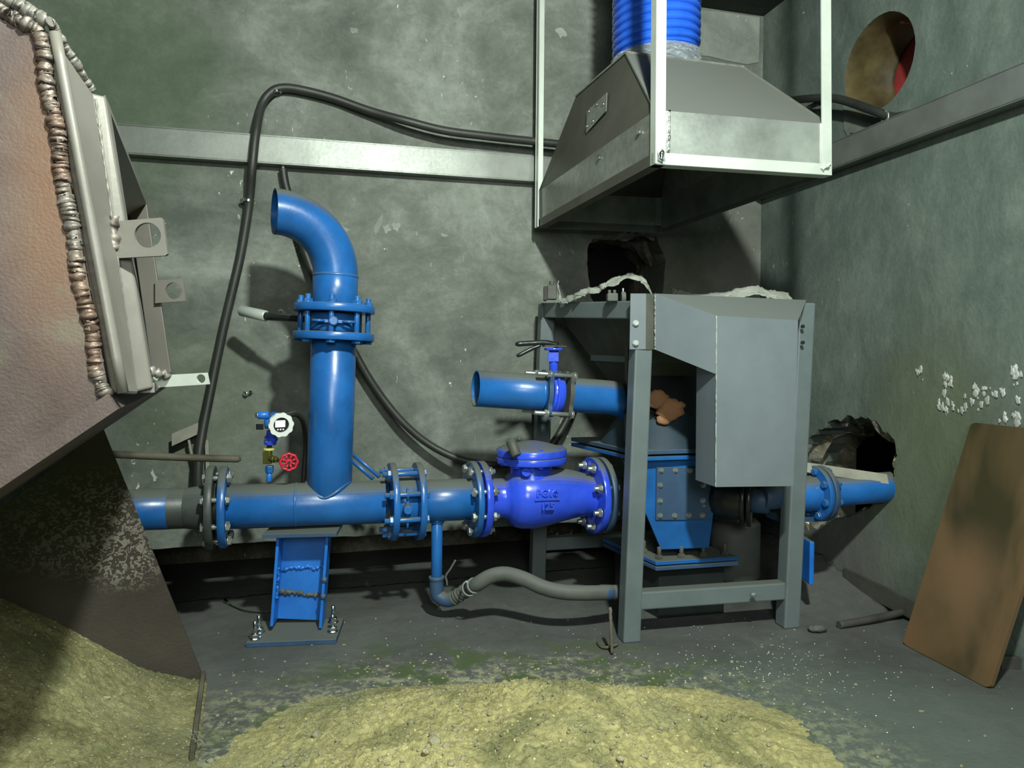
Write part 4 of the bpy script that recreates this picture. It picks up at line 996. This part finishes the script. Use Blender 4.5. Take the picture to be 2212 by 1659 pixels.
pp = [(1640, 268, .10), (1690, 225, .09), (1720, 216, .07), (1760, 212, .07), (1800, 212, .07), (1840, 222, .06), (1890, 240, .05), (1925, 252, .035), (1960, 248, .03), (2020, 228, .03), (2120, 195, .03), (2212, 165, .03), (2400, 95, .03)]
MB().tube(crom([onright(*p) for p in pp], 8), .0150, 16).build('hose_body', 'black', o)
o = onright(1912, 258, .045)
pts = [o+V((0, .022*math.cos(t), .015*math.sin(t)+.0006*t)) for t in [i*.35 for i in range(60)]]
tag(MB().tube(pts, .0025, 6).build('wire_loop', 'zinc'), 'coiled tie wire knotted round the hose below the round wall opening', 'wire')
tag(MB().tube(crom([onright(1715, 255, .05), onright(1735, 240, .05), onright(1760, 226, .05), onright(1775, 222, .05)], 6), .009, 10).build('cable', 'black'), 'thin black cable crossing behind the right hanger of the hood frame', 'cable')
for i, (a_, b_) in enumerate((((1826, 298), (1885, 288)), ((1838, 290), (1880, 286)))):
    m = MB(); m.bar(onright(*a_, .03), onright(*b_, .03), .008, .008)
    tag(m.build('steel_offcut', 'blackm'), ['black offcut lying on the rail under the round opening, lower of the pair', 'black offcut lying on the rail under the round opening, upper of the pair'][i], 'offcut')
sc = onfar(535, 850, .01)
cl = thing('pipe_clip', 'small metal clip screwed to the back wall left of the tall blue branch', 'clip', sc)
m = MB(); m.ring(sc+V((-.006, -.005, 0)), V((.3, 1, 0)), .010, .006, .010, 20); m.build('ring', 'zinc', cl); MB().cyl(sc+V((.012, .01, .004)), sc+V((.014, -.012, .007)), .005, n=12).build('screw', 'chrome', cl)
# bracket pieces at left behind the hose
m = MB(); m.poly([onfar(*p, .06) for p in ((371, 937), (428, 913), (427, 938), (371, 964))], NN*.006); wb = thing('wall_bracket', 'grey angle bracket behind the long black hose near the broken rod', 'bracket', onfar(400, 940, .06))
m.build('cross_bar', 'wood', wb)
MB().bar(onfar(408, 950, .05), onfar(422, 1010, .05), .016, .006, NN).build('strut', 'wood', wb); MB().bar(onfar(447, 950, .02), onfar(450, 1035, .02), .014, .012, NN).build('upright', 'wood', wb)
MB().box(onfar(400, 938, .03), (.02, .05, .02), (U, NN, Z)).build('wall_tab', 'wood', wb)
rd = [at(180, 978, 2.16), at(300, 984, 2.20), at(420, 989, 2.24), at(500, 991, 2.27), at(521, 992, 2.28)]
tag(MB().tube(crom(rd, 6), [.0115]*22+[.010, .007, .0045], 12).build('broken_rod', 'rod'), 'grey round rod with a splintered end above the dark pipe flange', 'rod')

# ------------------------------------------------------------------ small items on the floor
a_ = onfloor(1322, 1412, .004); b_ = at(1318, 1312, a_.y+.01)
tag(MB().tube([a_.lerp(b_, i/14)+V((random.uniform(-1, 1)*.001, 0, 0)) for i in range(15)], [.0045+.001*(i % 2) for i in range(15)], 8).build('anchor_rod', 'rod'), 'rusty rebar pin standing in front of the near stand leg', 'pin')
tag(MB().tube(crom([onfloor(1290, 1388, .006), onfloor(1300, 1398, .006), onfloor(1318, 1397, .012), onfloor(1334, 1392, .008)], 6), .0035, 8).build('wire_scrap', 'rod'), 'bent scrap of wire on the floor at the foot of the rebar pin', 'wire')
wp = thing('brush_tip', 'silver tipped thin cable lying on the floor left of the pipe support', 'cable', onfloor(500, 1300, .01))
MB().cyl(at(486, 1296, 2.53), at(497, 1306, 2.50), .006, .003, n=12).build('metal_tip', 'chrome', wp); MB().tube(crom([at(497, 1306, 2.50), onfloor(530, 1318, .008), onfloor(575, 1322, .006), onfloor(590, 1318, .006)], 6), .003, 8).build('cable_body', 'black', wp)
pq = onfloor(1765, 1358, .012)
m = MB(); m.sph(pq, .022, 14, 8, (1.3, .7, .5), blobf); tag(m.build('scrap_lump', 'dirtygrey'), 'crumpled dark scrap on the floor right of the stand leg', 'scrap')
tag(MB().tube(crom([onfloor(1812, 1350, .012), onfloor(1870, 1340, .016), onfloor(1930, 1327, .022), onfloor(1962, 1318, .028)], 6), .012, 12).build('stick', 'darkwood'), 'dark round stick lying across the floor toward the leaning board', 'stick')
m = MB(); m.bar(onright(1822, 1244, .04), onfloor(1990, 1335, .04)+V((.03, 0, 0)), .065, .012, Z); tag(m.build('plank', 'darkwood', bevel=.002), 'flat dark plank at the foot of the right wall behind the stick', 'plank')
m = MB(); m.bar(onfloor(2150, 1370, .03)+V((.05, .05, 0)), onfloor(2330, 1420, .03), .06, .03, Z); tag(m.build('plank', 'darkwood', bevel=.002), 'dark timber offcut on the floor behind the leaning board', 'plank')
m = MB(); m.bar(onfloor(2160, 1430, .015), onfloor(2300, 1440, .015), .04, .02, Z); tag(m.build('plank', 'darkwood', bevel=.002), 'short dark timber lying right beside the leaning board foot', 'plank')
# leaning board
f0 = onfloor(1949, 1390, .002); f1 = onfloor(2136, 1488, .002); tL = onright(2098, 912, .030)
up_ = tL-f0; wv_ = f1-f0
def bp(a, b): return f0+wv_*a+up_*b
pts = []
for cx_, cy_, t0 in ((.94, .015, -90), (.94, .985, 0), (.06, .985, 90), (.06, .015, 180)):
    for k in range(6):
        t = math.radians(t0+18*k); pts.append(bp(cx_+.06*math.cos(t), cy_+.015*math.sin(t)))
nbd = wv_.cross(up_).normalized(); nbd = nbd if nbd.x > 0 else -nbd
tag(MB().poly(pts, nbd*.014).build('leaning_board', 'board', bevel=.002), 'tall rust-brown board leaning on the right wall', 'board')

# ------------------------------------------------------------------ rusty hopper in the foreground
tk = thing('storage_hopper', 'big pink-grey primed steel hopper with thick weld beads in the left foreground', 'hopper', at(150, 500, 1.0))
sd = V((-.385, .923, 0)).normalized(); fd = V((-.923, -.385, 0)).normalized()
Kt = at(88, 62, .92); Kb_ = at(236, 856, .92); Ft = at(300, 405, 1.76); Fb = at(360, 815, 1.76)
W_ = .48
Lt = Kt+fd*W_+Z*.03; Lb = Kb_+fd*W_-Z*.345
m = MB(); m.poly([Kt, Kb_, Lb, Lt], sd*.012); m.build('front_plate', 'tank', tk)
sdT = (Ft-Kt)/(1.76-.92); sdB = (Fb-Kb_)/(1.76-.92)
st_t, st_b = Kt+V((.012, .0, -.004)), Kb_+V((.012, .0, .004))
n_t = at(204, 205, 1.0); n_b = at(300, 852, 1.0)
m = MB(); m.hexa([st_b, st_b+V((-.014, .008, 0)), st_t+V((-.014, .008, 0)), st_t], [n_b, n_b+V((-.014, .0, 0)), n_t+V((-.014, 0, 0)), n_t]); m.build('side_plate', 'tankgrey', tk, bevel=.004)
# rim of plate: rounded ridge beyond the weld
m = MB(); m.tube([(st_t.lerp(st_b, i/10))+V((.004, .003, 0)) for i in range(11)], .0068, 14); m.build('corner_ridge', 'tankgrey', tk)
# opening frame: near post, far post, top and bottom bars
npT = at(200, 196, 1.0); npB = at(298, 850, 1.0); npTr = at(228, 208, 1.02); npBr = at(330, 838, 1.02)
m = MB(); m.hexa([npB+V((-.012, 0, 0)), npBr, npBr+sdB*.03, npB+sdB*.03+V((-.012, 0, 0))], [npT+V((-.012, 0, 0)), npTr, npTr+sdT*.03, npT+sdT*.03+V((-.012, 0, 0))]); m.build('opening_frame', 'tankgrey', tk, bevel=.003)
fpT = at(300, 438, 1.70); fpB = at(352, 812, 1.70); fpTr = at(316, 436, 1.70); fpBr = at(370, 808, 1.70)
m = MB(); m.hexa([fpB+V((-.025, 0, 0)), fpBr, fpBr+sd*.03, fpB+sd*.03+V((-.025, 0, 0))], [fpT+V((-.025, 0, 0)), fpTr, fpTr+sd*.03, fpT+sd*.03+V((-.025, 0, 0))]); m.build('opening_frame', 'tankgrey', tk, bevel=.002)
m = MB(); m.hexa([npTr+V((-.05, 0, -.03)), fpTr+V((-.05, 0, -.035)), fpTr+V((0, 0, -.005)), npTr+V((0, 0, -.005))], [npTr+V((-.05, 0, -.02)), fpTr+V((-.05, 0, -.02)), fpTr+V((0, 0, .002)), npTr+V((0, 0, .002))]); m.build('opening_frame', 'tankgrey', tk)
m = MB(); m.bar(npBr+V((-.02, 0, .0)), fpBr+V((-.02, 0, .0)), .04, .014, V((1, 0, 0))); m.build('opening_frame', 'tankgrey', tk)
# top, bottom, rear and left plates
Rt = Ft+fd*W_+Z*.0; Rb = Fb+fd*W_-Z*.345
m = MB(); m.hexa([Kt-Z*.012, Ft-Z*.012, Rt-Z*.012, Lt-Z*.012], [Kt, Ft, Rt, Lt]); m.build('top_plate', 'tankgrey', tk)
bo = V((.0, 0, .004)); m = MB(); thk = V((.012, 0, -.020))
m.hexa([Kb_+bo+thk+sd*-.010, Fb+bo+thk, Rb+thk, Lb+thk+sd*-.010], [Kb_+bo+sd*-.010, Fb+bo, Rb, Lb+sd*-.010]); m.build('bottom_plate', 'tank', tk)
m = MB(); m.poly([Ft, Fb, Rb, Rt], sd*.01); m.build('rear_plate', 'tankdark', tk)
m = MB(); m.poly([Lt, Lb, Rb, Rt], fd*.01); m.build('side_plate', 'tank', tk)
# inner baffle seen through the opening
m = MB(); m.poly([n_t+V((-.09, .02, 0)), n_b+V((-.05, .02, 0)), Fb+V((-.09, 0, 0)), Ft+V((-.09, 0, 0))], V((-.004, 0, 0))); m.build('inner_plate', 'tankdark', tk)
# lugs
def lug(pts, hx, hy, hr, Y, t, dy=0, mat='tankgrey'):
    P = [at(x, y, Y+(x-pts[0][0])*dy) for x, y in pts]; ex_ = (P[1]-P[0]).normalized(); ez2 = V((0, 0, 1)); c = at(hx, hy, Y+(hx-pts[0][0])*dy)
    nn_ = (P[1]-P[0]).cross(P[2]-P[0]).normalized(); nn_ = nn_ if nn_.y > 0 else -nn_
    ey_ = nn_.cross(ex_); c = c-nn_*((c-P[0]).dot(nn_)); P = [p-nn_*((p-P[0]).dot(nn_)) for p in P]
    m = MB(); m.poly(P, nn_*t, [hole_pts(c, ex_, ey_, hr*Y/F, 32)]); o = m.build('lug', mat, tk); return o
lug([(246, 478), (348, 470), (352, 474), (362, 548), (357, 552), (246, 558)], 319, 508, 27, 1.0, .007, .0001)
lug([(335, 606), (396, 602), (400, 650), (335, 655)], 375, 628, 18, 1.69, .007)
lug([(325, 812), (446, 805), (451, 830), (325, 838)], 434, 818, 9.5, 1.05, .005, mat='pale')
rough_bead(at(246, 470, .998), at(242, 565, .998), .008, 14, .004, 20).build('weld_seam', 'weld', tk)
rough_bead(at(322, 800, 1.03), at(362, 812, 1.05), .006, 10, .003, 22).build('weld_seam', 'tankgrey', tk)
def weld(path, r, pitch, seed, step=.0012, jit=.0012):
    random.seed(seed); P = crom(path, 120); out_ = [P[0]]; acc = 0; tot = 0; rr = [r]; ph = 0; cur = pitch; mag = 1
    for a, b in zip(P, P[1:]):
        dlt = (b-a).length; acc += dlt; ph += dlt
        if ph > cur: ph = 0; cur = pitch*random.uniform(.6, 1.5); mag = random.uniform(.85, 1.2)
        if acc >= step:
            acc = 0; out_.append(b+V((random.uniform(-1, 1), random.uniform(-1, 1), random.uniform(-1, 1)))*jit*.5+V((1, 0, 0))*.002*math.sin(len(out_)*.07+seed)); rr.append(r*mag*(.80+.22*math.sin(PI*min(1, ph/cur))**.7))
    return MB().tube(out_, rr, 12)
yw = .920
wl = [(78, 66), (92, 110), (106, 190), (118, 260), (128, 330), (138, 400), (146, 450), (158, 520), (168, 580), (180, 640), (192, 700), (204, 765), (214, 815), (228, 852)]
weld([at(x, y, yw) for x, y in wl], .0095, .0048, 1, jit=.0016).build('weld_seam', 'weld', tk)
def onface(px, py, off=0):
    nf = sd; r = ray(px, py); O = V((0, 0, HC)); k = ((Kt-nf*off)-O).dot(nf)/r.dot(nf); return O+r*k
weld([onface(-60, -12), onface(-10, 14), onface(25, 35), onface(50, 48), onface(80, 66)], .0095, .005, 2, jit=.0016).build('weld_seam', 'weld', tk)
weld([onface(228, 852), onface(190, 880), onface(140, 910), onface(80, 950), onface(0, 1000), onface(-60, 1035)], .007, .006, 3).build('weld_seam', 'weld', tk)
weld([st_t+V((.002, -.002, .012)), at(120, 60, .935), at(145, 110, .955), at(170, 155, .975), at(198, 196, 1.0)], .006, .012, 4).build('weld_seam', 'tankgrey', tk)
weld([onface(-60, -50), onface(0, -8), onface(50, 18), onface(98, 44)], .009, .02, 6).build('weld_seam', 'tankgrey', tk)
rough_bead(at(207, 215, 1.0), at(292, 840, 1.0), .0020, 90, .0012, 21).build('weld_seam', 'tankgrey', tk)

# skirt plate below it
T0 = at(222, 925, 1.68); B0 = onfloor(440, 1465); L_ = (B0-T0)
T1s = T0+fd*.62+L_*.6; B1s = B0+fd*.62
nsk = fd.cross(L_).normalized(); nsk = nsk if nsk.y > 0 else -nsk
Ttop = T0-L_*.10
sk = MB(); sk.poly([T0-L_*.0, B0, B1s, T1s], nsk*.006)
tag(sk.build('chute_plate', 'skirt'), 'dark brown dusty steel plate slanting from under the rusty hopper to the floor', 'plate')

# ------------------------------------------------------------------ sand and dust
def ss(a, b, x): t = max(0, min(1, (x-a)/(b-a))); return t*t*(3-2*t)
def hfield(x0, x1, y0, y1, nx, ny, fn, name, mat, label, cat):
    vs = []; ok = []; fs = []
    for j in range(ny+1):
        for i in range(nx+1):
            x = x0+(x1-x0)*i/nx; y = y0+(y1-y0)*j/ny; vs.append(V((x, y, fn(x, y))))
    for j in range(ny):
        for i in range(nx):
            q = [j*(nx+1)+i, j*(nx+1)+i+1, (j+1)*(nx+1)+i+1, (j+1)*(nx+1)+i]
            if max(vs[k].z for k in q) > 0: fs.append(q)
    m = MB(); m.add(vs, fs, True); o = m.build(name, mat, fixn=False)
    return tag(o, label, cat, kind='stuff')
def fb(x, y, s, seed=0): return mn.fractal(V((x*s, y*s, seed)), .8, 2.1, 5)
def lump(x, y, s, seed=0): return abs(mn.noise(V((x*s, y*s, seed))))
def vb_(x, y, s):
    d = mn.voronoi(V((x*s, y*s, .5)))[0]; return min(.6, d[1]-d[0])
def mound(x, y):
    prof = ss(1.95, 1.62, y)*.095*(1-ss(.03, .72, abs(x-.04)))*(1+.25*fb(x, y, 2.5, 4))+.016*(1-ss(.40, .85, abs(x-.03)))*ss(1.85, 1.55, y)
    return prof+.011*fb(x, y, 9)*min(1, prof*25+.1)+.012*lump(x, y, 34, 3)*min(1, prof*30)+.010*vb_(x, y, 42)*min(1, prof*30)+.005*vb_(x, y, 90)*min(1, prof*30)-.008
hfield(-.78, .95, 1.1, 1.98, 430, 220, mound, 'sand_heap', 'dirt', 'heap of lumpy yellow-olive sand spread over the floor in the foreground', 'sand')
eA = V((B0.x, B0.y)); eB = onfloor(415, 1650)
def leftheap(x, y):
    ex_ = B0.x+(y-B0.y)*((eB.x-B0.x)/(eB.y-B0.y)); dleft = ex_-x
    if dleft < -.012 or (y > B0.y-.02 and dleft < .2): return -.05
    h = .004+.30*ss(0, .62, dleft)*ss(1.05, 1.75, y)+.05*ss(0, .5, dleft)
    return h+.012*fb(x, y, 7, 8)*ss(0, .15, dleft)+.006*vb_(x, y, 45)+.003*vb_(x, y, 100)
hfield(-1.7, -.60, 1.05, 2.1, 220, 200, leftheap, 'sand_bank', 'dirt2', 'bank of olive sand piled against the brown slanting plate', 'sand')
random.seed(31)
m = MB(); m.bar(V((B0.x, B0.y, .010)), V((eB.x, eB.y, .010)), .010, .022, V((1, 0, 0))); tag(m.build('edge_strip', 'rod'), 'thin dark steel edge running along the floor beside the sand bank', 'strip')
def cornerdust(x, y):
    p = V((x, y, 0))-C0; a = -p.dot(U); b = -p.dot(NN)    # distance from right wall, from back wall
    h = .13*(1-ss(0, .42, a))*ss(-.1, .15, b)*(1-ss(.35, .95, b))+.010*(1-ss(0, .20, b))
    return h+.003*fb(x, y, 8, 1)-.008
def cd(x, y):
    p = V((x, y, 0))-C0
    if p.dot(U) > -.012 or p.dot(NN) > -.012: return -.05
    return cornerdust(x, y)
hfield(-1.6, 1.6, 1.9, 3.3, 200, 120, cd, 'dust_bank', 'floor', 'soft grey dust banked along the foot of the walls behind the stand', 'dust')
# pale clods on the heap and crumbs around it
def stone(r, seed, sc):
    m = MB(); m.sph((0, 0, 0), r, 12, 8, sc, lambda p: 1+.35*mn.noise(p*1.9+V((seed, 0, 0)))+.12*mn.noise(p*5+V((seed, 2, 0)))); return m
protos = []
for k in range(4):
    o = stone(1, k*3.7, (1, .8, .6)).build('clod', 'clod'); protos.append(o.data); bpy.data.objects.remove(o)
spots = [(940, 1604, .014), (682, 1587, .011), (920, 1625, .008), (965, 1612, .009), (505, 1340+120, .006), (1290, 1602, .007), (1660, 1610, .006), (730, 1600, .006), (1050, 1520, .007), (1075, 1523, .008), (930, 1497, .008), (820, 1548, .009), (610, 1570, .007), (1460, 1560, .006), (1120, 1590, .008), (620, 1650, .009), (455, 1645, .010), (470, 1640, .008), (1000, 1640, .007), (1340, 1640, .008)]
for i, (px, py, r) in enumerate(spots):
    q = onfloor(px, py, .06)
    for _ in range(3): q = onfloor(px, py, max(.0, mound(q.x, q.y)))
    o = bpy.data.objects.new('clod', protos[i % 4]); COL.objects.link(o); o.location = q+Z*r*.2; o.scale = (r, r, r); o.rotation_euler = (0, 0, i*1.3)
    tag(o, 'pale crumbly clod lying on the yellow sand heap', 'clod', 'pale clods on the sand heap')
ch = [(743, 1393, .006), (472, 1368, .004), (1322, 1463, .007), (1313, 1466, .005), (1402, 1472, .004), (2068+60, 1660-70, .006), (1990, 1537, .008), (1645, 1398, .006), (1605, 1538, .010), (1570, 1552, .006), (1785, 1530, .005), (1920, 1620, .004), (1130, 1345, .003), (745, 1450, .004), (798, 1445, .004), (505, 1510, .010), (516, 1515, .007), (730, 1495, .009), (100, 1430, .010), (135, 1452, .010), (205, 1490, .008), (230, 1508, .010), (1000, 1400, .003), (1495, 1415, .004), (1525, 1428, .004)]
for i, (px, py, r) in enumerate(ch):
    q = onfloor(px, py, 0)
    for _ in range(4):
        q = onfloor(px, py, max(0, leftheap(q.x, q.y) if px < 430 else mound(q.x, q.y)))
    o = bpy.data.objects.new('chip', protos[(i+1) % 4]); COL.objects.link(o); o.location = q+Z*r*.15; o.scale = (r, r*.8, r*.4); o.rotation_euler = (0, 0, i*2.1)
    tag(o, 'small white plaster chip scattered on the ground away from the sand heap crest', 'chip', 'white plaster chips on the ground')
m = MB(); random.seed(77)
for i in range(2600):
    x = random.gauss(.0, .42); y = random.uniform(1.2, 2.1)
    h = mound(x, y)
    if h < 0:
        if random.random() > .35: continue
        h = 0
    r = random.uniform(.0012, .0048)*(1 if random.random() < .93 else 1.7)
    m.sph((x, y, h+r*.2), r, 6, 4, (random.uniform(.8, 1.3), random.uniform(.7, 1), .7), lambda p: 1+.3*mn.noise(p*2+V((i, 0, 0))))
for i in range(650):
    x = random.uniform(-1.25, -.68); y = random.uniform(1.2, 1.95); h = leftheap(x, y)
    if h < 0: continue
    r = random.uniform(.0012, .0045); m.sph((x, y, h+r*.2), r, 6, 4, (1, .8, .6))
o = m.build('gravel_crumbs', 'clod', fixn=False); tag(o, 'countless pale crumbs strewn over the sand and the floor round it', 'crumbs', kind='stuff')
m = MB(); random.seed(78)
for i in range(420):
    if random.random() < .5: x = random.gauss(.72, .13); y = random.gauss(1.98, .12)
    else: x = random.uniform(-.75, 1.3); y = random.uniform(1.6, 2.4)
    r = random.uniform(.0007, .0022); m.sph((x, y, r*.3), r, 5, 3, (1.2, .9, .6))
tag(m.build('plaster_crumbs', 'white', fixn=False), 'fine white plaster crumbs sprinkled on the dusty floor', 'crumbs', kind='stuff')
# stray dry stalks at the edge of the steel strip
m = MB(); random.seed(9)
for i in range(9):
    p = onfloor(425+random.uniform(-12, 25), 1600+random.uniform(-10, 18), .012); q = p+V((random.uniform(-.03, .04), random.uniform(-.02, .02), random.uniform(.0, .025)))
    m.tube(crom([p, p.lerp(q, .5)+Z*.012, q], 4), .0009, 5)
tag(m.build('dry_stalks', 'wood'), 'little tangle of dry stalks at the near end of the steel edge', 'stalks', kind='stuff')
# flaked plaster on the right wall
m = MB(); random.seed(15)
for cxp, cyp, rx_, ry_, n_ in ((1980, 805, 16, 12, 5), (2045, 830, 14, 40, 9), (2140, 850, 60, 28, 26), (2060, 885, 60, 20, 12), (2190, 810, 20, 20, 8), (2185, 900, 30, 20, 10)):
    for k in range(n_):
        q = onright(cxp+random.gauss(0, .5)*rx_, cyp+random.gauss(0, .5)*ry_, .002); r = random.uniform(.003, .012)
        m.sph(q-U*.0, r, 9, 6, (.10, 1, 1.2), lambda p: 1+.8*mn.noise(p*1.9+q*30))
M['flake'] = paint('plaster_flake', (.5, .52, .48), .9, dust=None)
o = m.build('wall_right_flaked_plaster', 'flake', fixn=False); o['kind'] = 'structure'

# ------------------------------------------------------------------ small pieces sit under the part that carries them
def under(thing_, child, part):
    root = [o for o in thing_.children if o.name.split('.')[0] == part]
    if root:
        for o in [o for o in thing_.children if o.name.split('.')[0] == child and o is not root[0]]: o.parent = root[0]
under(nv, 'hub_nut', 'handwheel'); under(tr, 'display', 'glass_dial'); under(tr, 'button', 'glass_dial'); under(tr, 'gland_plug', 'cable_gland')
under(wv, 'grip', 'lever'); under(bv, 'trigger', 'lever'); under(hd_, 'rivet', 'patch_plate'); under(hd_, 'screw', 'left_band')
under(pc, 'cover_bolt', 'cover_plate'); under(pc, 'base_bolt', 'base_flange'); under(gd, 'bracket_bolt', 'bracket_plate')
under(sup, 'anchor_bolt', 'base_plate'); under(cv, 'letter_bar', 'valve_body'); under(cv, 'lettering', 'valve_body')
